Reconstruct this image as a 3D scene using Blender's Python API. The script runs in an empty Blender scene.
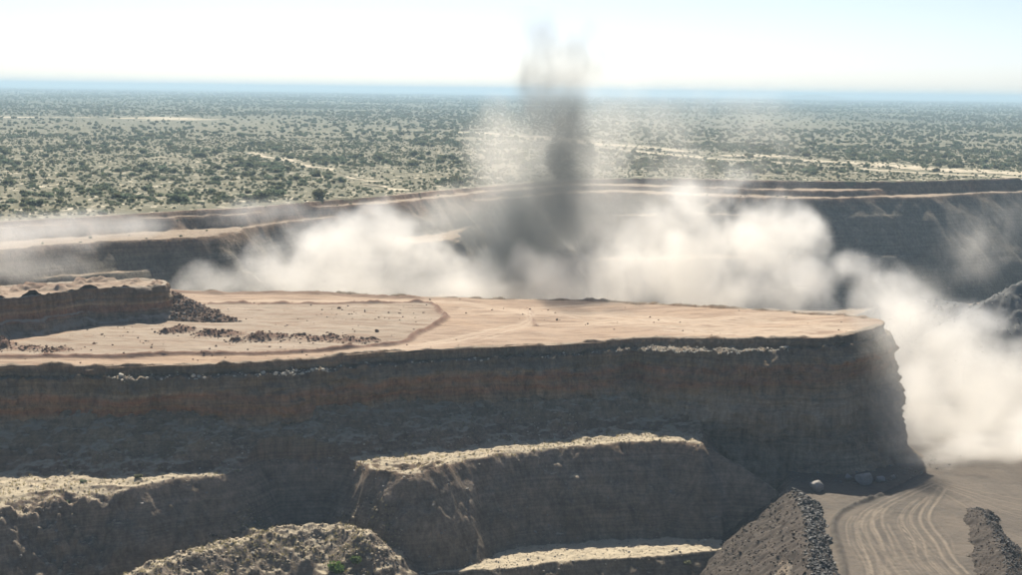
import bpy, bmesh, math, random
import numpy as np
from mathutils import Matrix, Vector

random.seed(7)
RNG = np.random.default_rng(7)
scene = bpy.context.scene
COL = scene.collection

# ---------------------------------------------------------------- camera
FPX = 1404.0                    # focal length in pixels of a 1022 px wide frame
CAM_Z = 60.0
PITCH = math.radians(7.98)
ROLL = math.radians(0.80)
cam_data = bpy.data.cameras.new('camera')
cam_data.sensor_width = 36.0
cam_data.lens = 36.0 * FPX / 1022.0
cam_data.clip_start = 1.0
cam_data.clip_end = 120000.0
cam = bpy.data.objects.new('camera', cam_data)
COL.objects.link(cam)
CAM_R = Matrix.Rotation(math.radians(90) - PITCH, 3, 'X') @ Matrix.Rotation(ROLL, 3, 'Z')
cam.matrix_world = Matrix.Translation((0, 0, CAM_Z)) @ CAM_R.to_4x4()
scene.camera = cam

# ---------------------------------------------------------------- light
SUN_EL = math.radians(47.0)
SUN_AZ = math.radians(-7.0)     # from +Y, negative = to the left
SUN_DIR = Vector((math.sin(SUN_AZ) * math.cos(SUN_EL), math.cos(SUN_AZ) * math.cos(SUN_EL), math.sin(SUN_EL)))
world = bpy.data.worlds.new('World')
scene.world = world
world.use_nodes = True
wn = world.node_tree
wn.nodes.clear()
w_out = wn.nodes.new('ShaderNodeOutputWorld')
w_bg = wn.nodes.new('ShaderNodeBackground')
w_sky = wn.nodes.new('ShaderNodeTexSky')
w_sky.sky_type = 'NISHITA'
w_sky.sun_disc = False
w_sky.sun_elevation = SUN_EL
w_sky.sun_rotation = SUN_AZ
w_sky.altitude = 900.0
w_sky.air_density = 0.55
w_sky.dust_density = 1.7
w_sky.ozone_density = 1.0
w_bg.inputs['Strength'].default_value = 0.076
wn.links.new(w_sky.outputs['Color'], w_bg.inputs['Color'])
wn.links.new(w_bg.outputs['Background'], w_out.inputs['Surface'])

sun_data = bpy.data.lights.new('sun', 'SUN')
sun_data.energy = 5.0
sun_data.angle = math.radians(0.53)
sun_data.color = (1.0, 0.915, 0.785)
sun = bpy.data.objects.new('sun', sun_data)
sun.rotation_euler = SUN_DIR.to_track_quat('Z', 'Y').to_euler()
sun.location = (0, 300, 400)
COL.objects.link(sun)

scene.view_settings.view_transform = 'Standard'
scene.view_settings.look = 'None'
scene.view_settings.exposure = 0.82
scene.view_settings.gamma = 1.0
scene.view_settings.use_curve_mapping = False

cy = scene.cycles
cy.max_bounces = 10
cy.diffuse_bounces = 2
cy.glossy_bounces = 2
cy.transmission_bounces = 2
cy.transparent_max_bounces = 96
cy.volume_bounces = 9
cy.use_adaptive_sampling = True
cy.adaptive_threshold = 0.03
cy.volume_step_rate = 1.0
cy.volume_max_steps = 256
cy.use_denoising = True
try:
    cy.denoiser = 'OPENIMAGEDENOISE'
except Exception:
    pass
cy.sample_clamp_indirect = 6.0


# ---------------------------------------------------------------- geometry helpers
def ray(px, py):
    d = CAM_R @ Vector(((px - 511.0) / FPX, -(py - 287.5) / FPX, -1.0))
    return d.normalized()

def at(px, py, z):
    """the point of the level z that is seen in direction px, py"""
    d = ray(px, py)
    t = (z - CAM_Z) / d.z
    return (d.x * t, d.y * t)

def at_dist(px, py, dist):
    d = ray(px, py)
    t = dist / d.y
    return Vector((d.x * t, d.y * t, CAM_Z + d.z * t))

def plat_z(x):
    """the plateau is level at the left and climbs gently towards its right corner"""
    q = np.maximum(0.0, np.asarray(x, float) - 15.0)
    return -20.0 + 0.07 * q * q / (q + 12.0)

def at_plat(px, py):
    z = -20.0
    for _ in range(12):
        x, y = at(px, py, z)
        z = float(plat_z(x))
    return (x, y)

def ppts(lst):
    return [at_plat(a, b) for a, b in lst]

def pts(lst, z):
    return [at(a, b, z) for a, b in lst]

def _hash(ix, iy, iz, seed):
    h = (ix.astype(np.uint32) * np.uint32(374761393) + iy.astype(np.uint32) * np.uint32(668265263)
         + iz.astype(np.uint32) * np.uint32(2147483647 % 4294967296) + np.uint32((seed * 1274126177 + 12345) % 4294967296))
    h = (h ^ (h >> np.uint32(13))) * np.uint32(1274126177)
    h = h ^ (h >> np.uint32(16))
    h = h * np.uint32(2246822519)
    h = h ^ (h >> np.uint32(15))
    return h.astype(np.float64) / 4294967295.0 * 2.0 - 1.0

def vnoise(x, y, z=None, seed=0):
    """smooth value noise, about -1..1"""
    x = np.asarray(x, float); y = np.asarray(y, float)
    x0 = np.floor(x); y0 = np.floor(y)
    fx = x - x0; fy = y - y0
    ux = fx * fx * fx * (fx * (fx * 6 - 15) + 10); uy = fy * fy * fy * (fy * (fy * 6 - 15) + 10)
    ix = x0.astype(np.int64); iy = y0.astype(np.int64)
    if z is None:
        zz = np.zeros_like(ix)
        a = _hash(ix, iy, zz, seed); b = _hash(ix + 1, iy, zz, seed)
        c = _hash(ix, iy + 1, zz, seed); d = _hash(ix + 1, iy + 1, zz, seed)
        return (a + (b - a) * ux) * (1 - uy) + (c + (d - c) * ux) * uy
    z = np.asarray(z, float)
    z0 = np.floor(z); fz = z - z0
    uz = fz * fz * fz * (fz * (fz * 6 - 15) + 10)
    iz = z0.astype(np.int64)
    r = []
    for k in (0, 1):
        a = _hash(ix, iy, iz + k, seed); b = _hash(ix + 1, iy, iz + k, seed)
        c = _hash(ix, iy + 1, iz + k, seed); d = _hash(ix + 1, iy + 1, iz + k, seed)
        r.append((a + (b - a) * ux) * (1 - uy) + (c + (d - c) * ux) * uy)
    return r[0] + (r[1] - r[0]) * uz

def fbm(x, y, z=None, octaves=4, gain=0.5, seed=0):
    s = 0.0; a = 1.0; f = 1.0; t = 0.0
    for o in range(octaves):
        s = s + a * vnoise(x * f + 17.3 * o, y * f - 9.1 * o, None if z is None else z * f + 5.7 * o, seed + o)
        t += a; a *= gain; f *= 2.03
    return s / t * 1.6

def ridged(x, y, z=None, octaves=4, seed=0):
    s = 0.0; a = 1.0; f = 1.0; t = 0.0
    for o in range(octaves):
        n = 1.0 - np.abs(vnoise(x * f + 3.3 * o, y * f + 8.8 * o, None if z is None else z * f, seed + o)) * 1.6
        s = s + a * n; t += a; a *= 0.5; f *= 2.1
    return s / t

def smooth(a, b, x):
    t = np.clip((x - a) / (b - a), 0, 1)
    return t * t * (3 - 2 * t)

def seg_dist(X, Y, line):
    d2 = np.full(np.shape(X), 1e18)
    for (ax, ay), (bx, by) in zip(line[:-1], line[1:]):
        ex, ey = bx - ax, by - ay
        wx, wy = X - ax, Y - ay
        t = np.clip((wx * ex + wy * ey) / (ex * ex + ey * ey + 1e-12), 0, 1)
        d2 = np.minimum(d2, (wx - ex * t) ** 2 + (wy - ey * t) ** 2)
    return np.sqrt(d2)

def sd_poly(X, Y, poly):
    """signed distance to a closed polygon, negative inside"""
    d = seg_dist(X, Y, list(poly) + [poly[0]])
    inside = np.zeros(np.shape(X), bool)
    n = len(poly)
    for i in range(n):
        x1, y1 = poly[i]; x2, y2 = poly[(i + 1) % n]
        if y1 == y2:
            continue
        cond = (y1 > Y) != (y2 > Y)
        xi = (x2 - x1) * (Y - y1) / (y2 - y1) + x1
        inside ^= cond & (X < xi)
    return np.where(inside, -d, d)

def smooth_line(line, n=6):
    """Catmull-Rom through the points of a polyline"""
    p = [np.array(q, float) for q in line]
    p = [2 * p[0] - p[1]] + p + [2 * p[-1] - p[-2]]
    out = []
    for i in range(1, len(p) - 2):
        for k in range(n):
            t = k / n
            out.append(tuple(0.5 * ((2 * p[i]) + (-p[i - 1] + p[i + 1]) * t + (2 * p[i - 1] - 5 * p[i] + 4 * p[i + 1] - p[i + 2]) * t * t
                                    + (-p[i - 1] + 3 * p[i] - 3 * p[i + 1] + p[i + 2]) * t ** 3)))
    out.append(tuple(p[-2]))
    return out

def resample(line, step):
    a = np.array(line, float)
    s = np.concatenate([[0], np.cumsum(np.hypot(*(a[1:] - a[:-1]).T[:2]))])
    n = max(2, int(s[-1] / step) + 1)
    q = np.linspace(0, s[-1], n)
    return np.stack([np.interp(q, s, a[:, k]) for k in range(a.shape[1])], 1)

def grid_mesh(name, P, mat, parent=None, attrs=None, smooth_shade=True, flip=False):
    """P: (n, m, 3) array of points -> one mesh object"""
    n, m, _ = P.shape
    idx = np.arange(n * m).reshape(n, m)
    f = np.stack([idx[:-1, :-1], idx[1:, :-1], idx[1:, 1:], idx[:-1, 1:]], -1).reshape(-1, 4)
    if flip:
        f = f[:, ::-1]
    return raw_mesh(name, P.reshape(-1, 3), f, mat, parent, attrs, smooth_shade)

def raw_mesh(name, V, F, mat, parent=None, attrs=None, smooth_shade=True):
    V = np.asarray(V, np.float32); F = np.asarray(F, np.int32)
    me = bpy.data.meshes.new(name)
    k = F.shape[1]
    me.vertices.add(len(V)); me.vertices.foreach_set('co', V.ravel())
    me.loops.add(F.size); me.loops.foreach_set('vertex_index', F.ravel())
    me.polygons.add(len(F))
    me.polygons.foreach_set('loop_start', np.arange(0, F.size, k, dtype=np.int32))
    me.polygons.foreach_set('loop_total', np.full(len(F), k, dtype=np.int32))
    me.update(calc_edges=True)
    me.polygons.foreach_set('use_smooth', np.full(len(F), smooth_shade, dtype=bool))
    for an, av in (attrs or {}).items():
        at_ = me.attributes.new(an, 'FLOAT', 'POINT')
        at_.data.foreach_set('value', np.asarray(av, np.float32).ravel())
    if mat is not None:
        me.materials.append(mat)
    o = bpy.data.objects.new(name, me)
    COL.objects.link(o)
    if parent is not None:
        o.parent = parent
    return o

def tag(o, label=None, category=None, group=None, kind=None):
    if label: o['label'] = label
    if category: o['category'] = category
    if group: o['group'] = group
    if kind: o['kind'] = kind
    return o

def empty(name, loc):
    o = bpy.data.objects.new(name, None)
    o.empty_display_size = 1.0
    o.location = loc
    COL.objects.link(o)
    return o


# ---------------------------------------------------------------- materials
class NT:
    """little helper around a shader node tree"""
    def __init__(self, name):
        self.mat = bpy.data.materials.new(name)
        self.mat.use_nodes = True
        self.t = self.mat.node_tree
        self.t.nodes.clear()
        self.out = self.t.nodes.new('ShaderNodeOutputMaterial')
    def n(self, kind, **kw):
        nd = self.t.nodes.new(kind)
        for k, v in kw.items():
            setattr(nd, k, v)
        return nd
    def l(self, a, b):
        self.t.links.new(a, b)
    def val(self, s, v):
        if isinstance(v, (int, float, tuple, list)):
            s.default_value = v
        else:
            self.l(v, s)
    def math(self, op, a, b=0.0, clamp=False):
        nd = self.n('ShaderNodeMath', operation=op, use_clamp=clamp)
        self.val(nd.inputs[0], a); self.val(nd.inputs[1], b)
        return nd.outputs[0]
    def noise(self, vec, scale, detail=4.0, rough=0.55, dist=0.0):
        nd = self.n('ShaderNodeTexNoise')
        self.l(vec, nd.inputs['Vector'])
        nd.inputs['Scale'].default_value = scale
        nd.inputs['Detail'].default_value = detail
        nd.inputs['Roughness'].default_value = rough
        nd.inputs['Distortion'].default_value = dist
        return nd.outputs['Fac']
    def ramp(self, fac, stops, interp='LINEAR'):
        nd = self.n('ShaderNodeValToRGB')
        nd.color_ramp.interpolation = interp
        el = nd.color_ramp.elements
        while len(el) > 1:
            el.remove(el[-1])
        for i, (p, c) in enumerate(stops):
            e = el[0] if i == 0 else el.new(p)
            e.position = p
            c = (c, c, c) if isinstance(c, (int, float)) else c
            e.color = (*c, 1.0)
        self.l(fac, nd.inputs['Fac'])
        return nd.outputs['Color']
    def mix(self, fac, a, b, blend='MIX'):
        nd = self.n('ShaderNodeMix', data_type='RGBA', blend_type=blend)
        self.val(nd.inputs[0], fac)
        for s, v in ((nd.inputs[6], a), (nd.inputs[7], b)):
            if isinstance(v, tuple):
                s.default_value = (*v[:3], 1.0)
            else:
                self.l(v, s)
        return nd.outputs[2]
    def pos(self):
        return self.n('ShaderNodeNewGeometry').outputs['Position']
    def scaled(self, vec, s):
        nd = self.n('ShaderNodeVectorMath', operation='MULTIPLY')
        self.l(vec, nd.inputs[0]); nd.inputs[1].default_value = s
        return nd.outputs[0]
    def attr(self, name):
        return self.n('ShaderNodeAttribute', attribute_name=name).outputs['Fac']
    def finish(self, color, rough=0.95, bump=None, strength=0.6, distance=0.3, spec=0.15):
        b = self.n('ShaderNodeBsdfPrincipled')
        self.val(b.inputs['Base Color'], (*color, 1.0) if isinstance(color, tuple) else color)
        self.val(b.inputs['Roughness'], rough)
        b.inputs['Specular IOR Level'].default_value = spec
        if bump is not None:
            bp = self.n('ShaderNodeBump')
            bp.inputs['Strength'].default_value = strength
            bp.inputs['Distance'].default_value = distance
            self.l(bump, bp.inputs['Height'])
            self.l(bp.outputs['Normal'], b.inputs['Normal'])
        self.l(b.outputs['BSDF'], self.out.inputs['Surface'])
        return self.mat

def upness(t):
    """1 on level ground, 0 on a steep face (from the true normal)"""
    g = t.n('ShaderNodeNewGeometry')
    s = t.n('ShaderNodeSeparateXYZ')
    t.l(g.outputs['Normal'], s.inputs[0])
    return s.outputs['Z']

SAND = (0.36, 0.275, 0.20)
SAND_PALE = (0.40, 0.335, 0.26)

def strata_material(name, z_top, z_bot, stops, sand_on_top=True, top_colour=SAND, face_scale=1.0, lo=0.62, hi=0.86, tilt=False, bump_strength=0.9):
    t = NT(name)
    p = t.pos()
    sep = t.n('ShaderNodeSeparateXYZ'); t.l(p, sep.inputs[0])
    warp = t.noise(t.scaled(p, (0.03, 0.03, 0.05)), 1.0, 4, 0.6)
    if tilt:
        q = t.math('MAXIMUM', t.math('SUBTRACT', sep.outputs['X'], 21.0), 0.0)
        zin = t.math('SUBTRACT', sep.outputs['Z'], t.math('MULTIPLY', q, 0.07))
    else:
        zin = sep.outputs['Z']
    zz = t.math('ADD', zin, t.math('MULTIPLY', t.math('SUBTRACT', warp, 0.5), 9.0 * face_scale))
    mr = t.n('ShaderNodeMapRange'); t.l(zz, mr.inputs[0])
    mr.inputs[1].default_value = z_bot; mr.inputs[2].default_value = z_top
    base = t.ramp(mr.outputs[0], stops)
    dull = t.noise(t.scaled(p, (0.02, 0.02, 0.035)), 1.0, 5, 0.65, 0.8)
    base = t.mix(t.ramp(dull, [(0.38, 0.0), (0.62, 0.42)]), base, tuple(stops[len(stops) // 3][1]))
    # thin beds, vertical streaks and blotches
    beds = t.noise(t.scaled(p, (0.02, 0.02, 1.6)), 1.0, 3, 0.6)
    streak = t.noise(t.scaled(p, (0.7, 0.7, 0.09)), 1.0, 5, 0.65, 0.4)
    blot = t.noise(t.scaled(p, (0.16, 0.16, 0.16)), 1.0, 5, 0.6, 0.5)
    fine = t.noise(p, 1.4, 5, 0.7)
    c = t.mix(0.5, base, t.ramp(beds, [(0.3, 0.28), (0.7, 0.72)]), 'OVERLAY')
    c = t.mix(0.55, c, t.ramp(streak, [(0.32, 0.22), (0.68, 0.78)]), 'OVERLAY')
    c = t.mix(0.55, c, t.ramp(blot, [(0.3, 0.25), (0.7, 0.75)]), 'OVERLAY')
    c = t.mix(0.4, c, t.ramp(fine, [(0.3, 0.25), (0.7, 0.75)]), 'OVERLAY')
    if sand_on_top:
        u = t.math('ADD', upness(t), t.math('MULTIPLY', t.math('SUBTRACT', blot, 0.5), 0.5))
        mk = t.ramp(u, [(lo, 0.0), (hi, 1.0)])
        sandc = t.mix(t.ramp(blot, [(0.35, 0.0), (0.65, 1.0)]), top_colour, tuple(0.72 * v for v in top_colour))
        c = t.mix(mk, c, sandc)
    bump = t.math('ADD', t.math('MULTIPLY', fine, 0.7), t.math('MULTIPLY', streak, 0.8))
    return t.finish(c, 0.95, bump, bump_strength, 0.7)

# the long shaded wall: dark weathered top, red beds, grey kimberlite-like base
M_WALL = strata_material('wall_rock', -20, -54, [
    (0.00, (0.243, 0.201, 0.146)), (0.10, (0.187, 0.159, 0.118)), (0.30, (0.294, 0.244, 0.180)), (0.50, (0.287, 0.238, 0.171)),
    (0.585, (0.243, 0.165, 0.102)), (0.62, (0.287, 0.146, 0.082)), (0.68, (0.237, 0.159, 0.097)), (0.74, (0.287, 0.146, 0.082)),
    (0.79, (0.229, 0.183, 0.126)), (0.85, (0.151, 0.122, 0.088)), (0.97, (0.157, 0.122, 0.082)), (1.0, (0.229, 0.146, 0.088))],
    top_colour=(0.27, 0.225, 0.17), lo=0.80, hi=0.97, tilt=True)
M_BLOCK = strata_material('upper_bench_rock', -8, -20, [
    (0.0, (0.224, 0.190, 0.143)), (0.30, (0.190, 0.155, 0.113)), (0.40, (0.263, 0.135, 0.076)), (0.52, (0.246, 0.140, 0.084)), (0.58, (0.325, 0.250, 0.168)),
    (0.66, (0.179, 0.130, 0.084)), (1.0, (0.162, 0.115, 0.076))], top_colour=SAND_PALE, face_scale=0.3, lo=0.60, hi=0.85)
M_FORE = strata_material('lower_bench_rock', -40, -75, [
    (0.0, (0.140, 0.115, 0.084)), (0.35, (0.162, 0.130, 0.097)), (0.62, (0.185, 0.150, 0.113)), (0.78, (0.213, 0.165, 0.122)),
    (0.85, (0.179, 0.120, 0.080)), (0.96, (0.190, 0.140, 0.092)), (1.0, (0.224, 0.170, 0.109))], top_colour=(0.47, 0.40, 0.285), lo=0.82, hi=0.97, bump_strength=0.5)  # slope cut-off gives the added apron at the wall toe dark rock, imitating shade
M_FAR = strata_material('far_wall_rock', 0, -75, [
    (0.0, (0.123, 0.115, 0.092)), (0.40, (0.118, 0.105, 0.084)), (0.60, (0.146, 0.130, 0.101)), (0.80, (0.134, 0.115, 0.088)),
    (0.88, (0.168, 0.110, 0.071)), (0.94, (0.179, 0.105, 0.063)), (1.0, (0.146, 0.085, 0.055))],
    top_colour=(0.35, 0.275, 0.20), lo=0.86, hi=0.98)

def plateau_material():
    t = NT('plateau_sand')
    p = t.pos()
    big = t.noise(t.scaled(p, (0.02, 0.05, 0.05)), 1.0, 4, 0.6, 0.6)
    streak = t.noise(t.scaled(p, (0.045, 0.35, 0.3)), 1.0, 6, 0.68, 1.2)
    fine = t.noise(p, 0.9, 6, 0.7)
    c = t.mix(t.ramp(big, [(0.35, 0.0), (0.65, 1.0)]), (0.345, 0.25, 0.172), (0.325, 0.25, 0.185))
    c = t.mix(t.attr('field'), c, t.mix(t.ramp(big, [(0.4, 0.0), (0.6, 1.0)]), (0.315, 0.26, 0.20), (0.275, 0.225, 0.17)))
    c = t.mix(t.ramp(streak, [(0.47, 0.0), (0.58, 0.85)]), c, (0.215, 0.15, 0.105))
    c = t.mix(t.ramp(fine, [(0.55, 0.0), (0.8, 0.5)]), c, (0.24, 0.18, 0.13))
    c = t.mix(t.attr('dirt'), c, (0.17, 0.10, 0.07))  # dirt tone, with the shade of berms and piles painted in
    c = t.mix(t.attr('track'), c, (0.43, 0.345, 0.26))
    return t.finish(c, 0.97, t.math('ADD', fine, t.math('MULTIPLY', streak, 0.5)), 0.5, 0.4)
M_PLATEAU = plateau_material()

def floor_material():
    t = NT('pit_floor_dirt')
    p = t.pos()
    big = t.noise(t.scaled(p, (0.06, 0.04, 0.05)), 1.0, 4, 0.6, 0.6)
    fine = t.noise(p, 1.3, 6, 0.7)
    c = t.mix(t.ramp(big, [(0.38, 0.0), (0.62, 1.0)]), (0.10, 0.086, 0.071), (0.135, 0.113, 0.09))
    c = t.mix(t.ramp(fine, [(0.5, 0.0), (0.8, 0.7)]), c, (0.08, 0.07, 0.058))
    c = t.mix(t.attr('dirt'), c, (0.065, 0.058, 0.05))
    c = t.mix(t.attr('track'), c, (0.225, 0.187, 0.142))
    return t.finish(c, 0.95, fine, 0.6, 0.4)
M_FLOOR = floor_material()

def veld_material():
    t = NT('veld_soil')
    p = t.pos()
    big = t.noise(t.scaled(p, (0.006, 0.006, 0.006)), 1.0, 4, 0.6, 0.5)
    mid = t.noise(t.scaled(p, (0.05, 0.05, 0.05)), 1.0, 5, 0.65, 0.3)
    fine = t.noise(p, 0.35, 5, 0.7)
    patch = t.noise(t.scaled(p, (0.16, 0.07, 0.1)), 1.0, 5, 0.75, 0.4)
    c = t.mix(t.ramp(mid, [(0.40, 0.0), (0.62, 1.0)]), (0.105, 0.10, 0.06), (0.165, 0.15, 0.095))
    c = t.mix(t.ramp(patch, [(0.555, 0.0), (0.60, 1.0)]), c, (0.52, 0.46, 0.34))
    c = t.mix(t.ramp(big, [(0.38, 0.0), (0.62, 0.35)]), c, (0.10, 0.105, 0.065))
    c = t.mix(t.ramp(fine, [(0.5, 0.0), (0.72, 0.5)]), c, (0.09, 0.10, 0.065))
    # too far away to tell the bushes apart: closed scrub
    ln = t.n('ShaderNodeVectorMath', operation='LENGTH'); t.l(p, ln.inputs[0])
    mr = t.n('ShaderNodeMapRange'); t.l(ln.outputs['Value'], mr.inputs[0])
    mr.inputs[1].default_value = 1400.0; mr.inputs[2].default_value = 4200.0
    far = t.noise(t.scaled(p, (0.0022, 0.0010, 0.002)), 1.0, 5, 0.6, 0.4)
    c = t.mix(mr.outputs[0], c, t.mix(t.ramp(far, [(0.40, 0.0), (0.62, 1.0)]), (0.06, 0.072, 0.045), (0.115, 0.12, 0.075)))
    return t.finish(c, 0.97, fine, 0.5, 0.5)
M_VELD = veld_material()

def plain_rock(name, a, b, scale=1.2, spec=0.15, rough=0.9):
    t = NT(name)
    p = t.pos()
    f = t.noise(p, scale, 5, 0.65)
    oi = t.n('ShaderNodeObjectInfo')
    c = t.mix(t.ramp(f, [(0.35, 0.0), (0.65, 1.0)]), a, b)
    c = t.mix(t.math('MULTIPLY', oi.outputs['Random'], 0.3), c, tuple(0.6 * v for v in a))
    return t.finish(c, rough, f, 0.7, 0.25, spec)
M_PALE = plain_rock('pale_rock', (0.60, 0.55, 0.45), (0.48, 0.43, 0.34))
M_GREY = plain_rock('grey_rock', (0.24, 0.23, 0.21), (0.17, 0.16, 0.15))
M_BOULDER = plain_rock('boulder_rock', (0.36, 0.335, 0.30), (0.28, 0.26, 0.23))
M_DARK = plain_rock('dark_rubble', (0.026, 0.026, 0.026), (0.05, 0.047, 0.044), 0.8, 0.3, 0.6)
M_BROWN = plain_rock('brown_rubble', (0.06, 0.048, 0.039), (0.10, 0.08, 0.064), 0.6)
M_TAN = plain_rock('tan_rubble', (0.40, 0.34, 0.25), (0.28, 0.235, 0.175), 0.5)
M_SPOIL = plain_rock('spoil_rock', (0.085, 0.088, 0.086), (0.15, 0.15, 0.145), 0.25)
M_HEAP = plain_rock('heap_dirt', (0.05, 0.041, 0.034), (0.085, 0.069, 0.056), 0.35)
M_CLOD = plain_rock('brown_clod', (0.13, 0.085, 0.06), (0.18, 0.12, 0.085))

def leaf_material(name, a, b, transl=0.35):
    t = NT(name)
    p = t.pos()
    f = t.noise(p, 0.5, 3, 0.6)
    oi = t.n('ShaderNodeObjectInfo')
    c = t.mix(t.ramp(f, [(0.35, 0.0), (0.65, 1.0)]), a, b)
    c = t.mix(t.math('MULTIPLY', oi.outputs['Random'], 0.85), c, (0.165, 0.16, 0.095))
    d = t.n('ShaderNodeBsdfDiffuse'); t.l(c, d.inputs['Color'])
    tr = t.n('ShaderNodeBsdfTranslucent'); t.l(c, tr.inputs['Color'])
    m = t.n('ShaderNodeMixShader'); m.inputs[0].default_value = transl
    t.l(d.outputs[0], m.inputs[1]); t.l(tr.outputs[0], m.inputs[2])
    t.l(m.outputs[0], t.out.inputs['Surface'])
    return t.mat
M_LEAF = leaf_material('bush_leaves', (0.125, 0.168, 0.108), (0.165, 0.205, 0.135), 0.62)
M_LEAF_GREEN = leaf_material('fresh_leaves', (0.085, 0.15, 0.035), (0.11, 0.18, 0.045))
M_STRAW = leaf_material('dry_grass_blades', (0.36, 0.30, 0.15), (0.28, 0.24, 0.12), 0.5)
M_BARK = plain_rock('bark', (0.10, 0.08, 0.06), (0.07, 0.055, 0.045))


# ---------------------------------------------------------------- far side of the pit: veld rim, benches, deep wall
Z_VELD, Z_PLAT, Z_FLOOR, Z_DEEP = 0.0, -20.0, -53.0, -75.0
rim_px = [(-260, 236), (-120, 229), (0, 222), (110, 215.5), (200, 210), (260, 206.5), (330, 200.5), (380, 197), (425, 192), (470, 188), (530, 183), (600, 179), (680, 178.5),
          (760, 180.5), (830, 181.2), (900, 181.5), (960, 180), (1022, 178), (1120, 176), (1260, 172)]
led1_px = [(-260, 244), (-120, 236), (0, 229), (110, 221.5), (160, 219), (240, 214), (300, 208), (345, 206), (400, 203), (437, 198), (530, 189), (600, 185.5),
           (666, 186.5), (720, 188.5), (780, 190.5), (840, 191.5), (880, 190), (920, 187), (960, 184), (1022, 181.6), (1120, 179.6), (1260, 175.6)]
led2_px = [(-260, 268), (-120, 258), (0, 250), (70, 245), (140, 240.5), (225, 235.5), (255, 227), (300, 221.5), (348, 216.5), (400, 209.5), (437, 205), (526, 197), (580, 193.5)]
led3_px = [(-260, 300), (-120, 290), (0, 281), (120, 275), (180, 266), (230, 252), (300, 240), (350, 233), (385, 236), (412, 243.5), (448, 241), (470, 228), (520, 217), (575, 211), (600, 215), (640, 215.5), (665, 213)]
def P(lst, z):
    return np.array(pts(lst, z))
def z1_of(x):
    return -2.5 - 2.8 * smooth(30, 130, np.asarray(x, float))
rim = P(rim_px, 0.0)
led1 = np.array([at(a, b, -2.5 - 2.8 * float(smooth(560, 720, a))) for a, b in led1_px])
led2 = np.array([at(a, b, -8.0 + 2.0 * float(smooth(330, 520, a))) for a, b in led2_px]); led3 = P(led3_px, -20.0)
right = rim[rim[:, 0] > 70].copy()
setb = np.interp(right[:, 0], [70, 200, 330, 420], [45, 44, 20, 12])
base_r = right - np.stack([0 * setb, setb], 1)
led2 = np.concatenate([led2, base_r - np.array([0, 2.0])])
led3 = np.concatenate([led3, base_r[base_r[:, 0] > led3[-1, 0] + 14] - np.array([0, 12.0])])
led4 = np.concatenate([led3[led3[:, 0] < 60] - np.array([-10.0, 44.0]), base_r[1:] - np.array([0, 34.0])])
FAR_BACK = 1060.0
def shelf(line):
    l = smooth_line([tuple(q) for q in line], 3)
    return l + [(900, l[-1][1]), (900, 3000), (-900, 3000), (-900, l[0][1])]
FAR_SHELVES = [(lambda x: 0.0, shelf(rim), 1.5), (z1_of, shelf(led1), 1.3), (lambda x: -8.0 + 2.0 * smooth(-90, 5, x) - 3.0 * smooth(60, 130, x), shelf(led2), 1.25), (lambda x: -20.0, shelf(led3), 1.3), (lambda x: -45.0, shelf(led4), 1.3)]
heap_ridge = [tuple(at_dist(1022, 283, 640).xy), tuple(at_dist(1120, 268, 655).xy), tuple(at_dist(1300, 260, 670).xy)]

def far_height(X, Y):
    wx = fbm(X * 0.03, Y * 0.03, octaves=4, seed=11) * 5.0
    wy = fbm(X * 0.03 + 40, Y * 0.03, octaves=4, seed=12) * 5.0
    gx = fbm(X * 0.22, Y * 0.22, octaves=4, seed=14) * 1.3
    H = np.full(np.shape(X), Z_DEEP) + fbm(X * 0.05, Y * 0.05, octaves=4, seed=15) * 0.8
    for k, (z, poly, sl) in enumerate(FAR_SHELVES):
        amp = 1.0 if k else 0.6
        sd = sd_poly(X + wx * amp + gx, Y + (wy * amp + gx) * 0.7, poly)
        h = z(X) - np.maximum(sd, 0) * sl
        if k:
            h = h + fbm(X * 0.15, Y * 0.15, octaves=4, seed=20 + k) * 0.5 * smooth(0, 3, -sd)
            h = h + np.maximum(0, 1 - np.abs(sd + 1.5) / 1.6) * (0.5 + 0.5 * vnoise(X * 0.2, Y * 0.2, seed=30 + k))   # windrow along the crest
        H = np.maximum(H, h)
    H = np.where(sd_poly(X, Y, FAR_SHELVES[0][1]) < -4, H + 0.5 * fbm(X * 0.03, Y * 0.03, octaves=3, seed=16), H)
    return H
xs = np.arange(-470, 470.1, 1.25); ys = np.arange(540, FAR_BACK + 0.1, 1.25)
X, Y = np.meshgrid(xs, ys, indexing='ij')
Hf = far_height(X, Y)
is_veld = smooth(0.5, -3.0, sd_poly(X, Y, FAR_SHELVES[0][1]) + fbm(X * 0.1, Y * 0.1, seed=5) * 2)
# far wall below the rim, and the scrub plain above it, as two meshes that meet along the rim
far_mask = is_veld > 0.5
def masked_grid(name, Xg, Yg, Hg, mask, mat):
    n, m = Xg.shape
    idx = np.arange(n * m).reshape(n, m)
    cell = mask[:-1, :-1] | mask[1:, :-1] | mask[:-1, 1:] | mask[1:, 1:]
    f = np.stack([idx[:-1, :-1][cell], idx[1:, :-1][cell], idx[1:, 1:][cell], idx[:-1, 1:][cell]], -1)
    used = np.unique(f)
    remap = np.full(n * m, -1); remap[used] = np.arange(len(used))
    V = np.stack([Xg, Yg, Hg], -1).reshape(-1, 3)[used]
    return raw_mesh(name, V, remap[f], mat)
tag(masked_grid('pit_wall', X, Y, Hf, ~far_mask, M_FAR), 'shaded stepped far wall of the open pit below the scrub plain', kind='structure')
vm = far_mask.copy()
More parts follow.
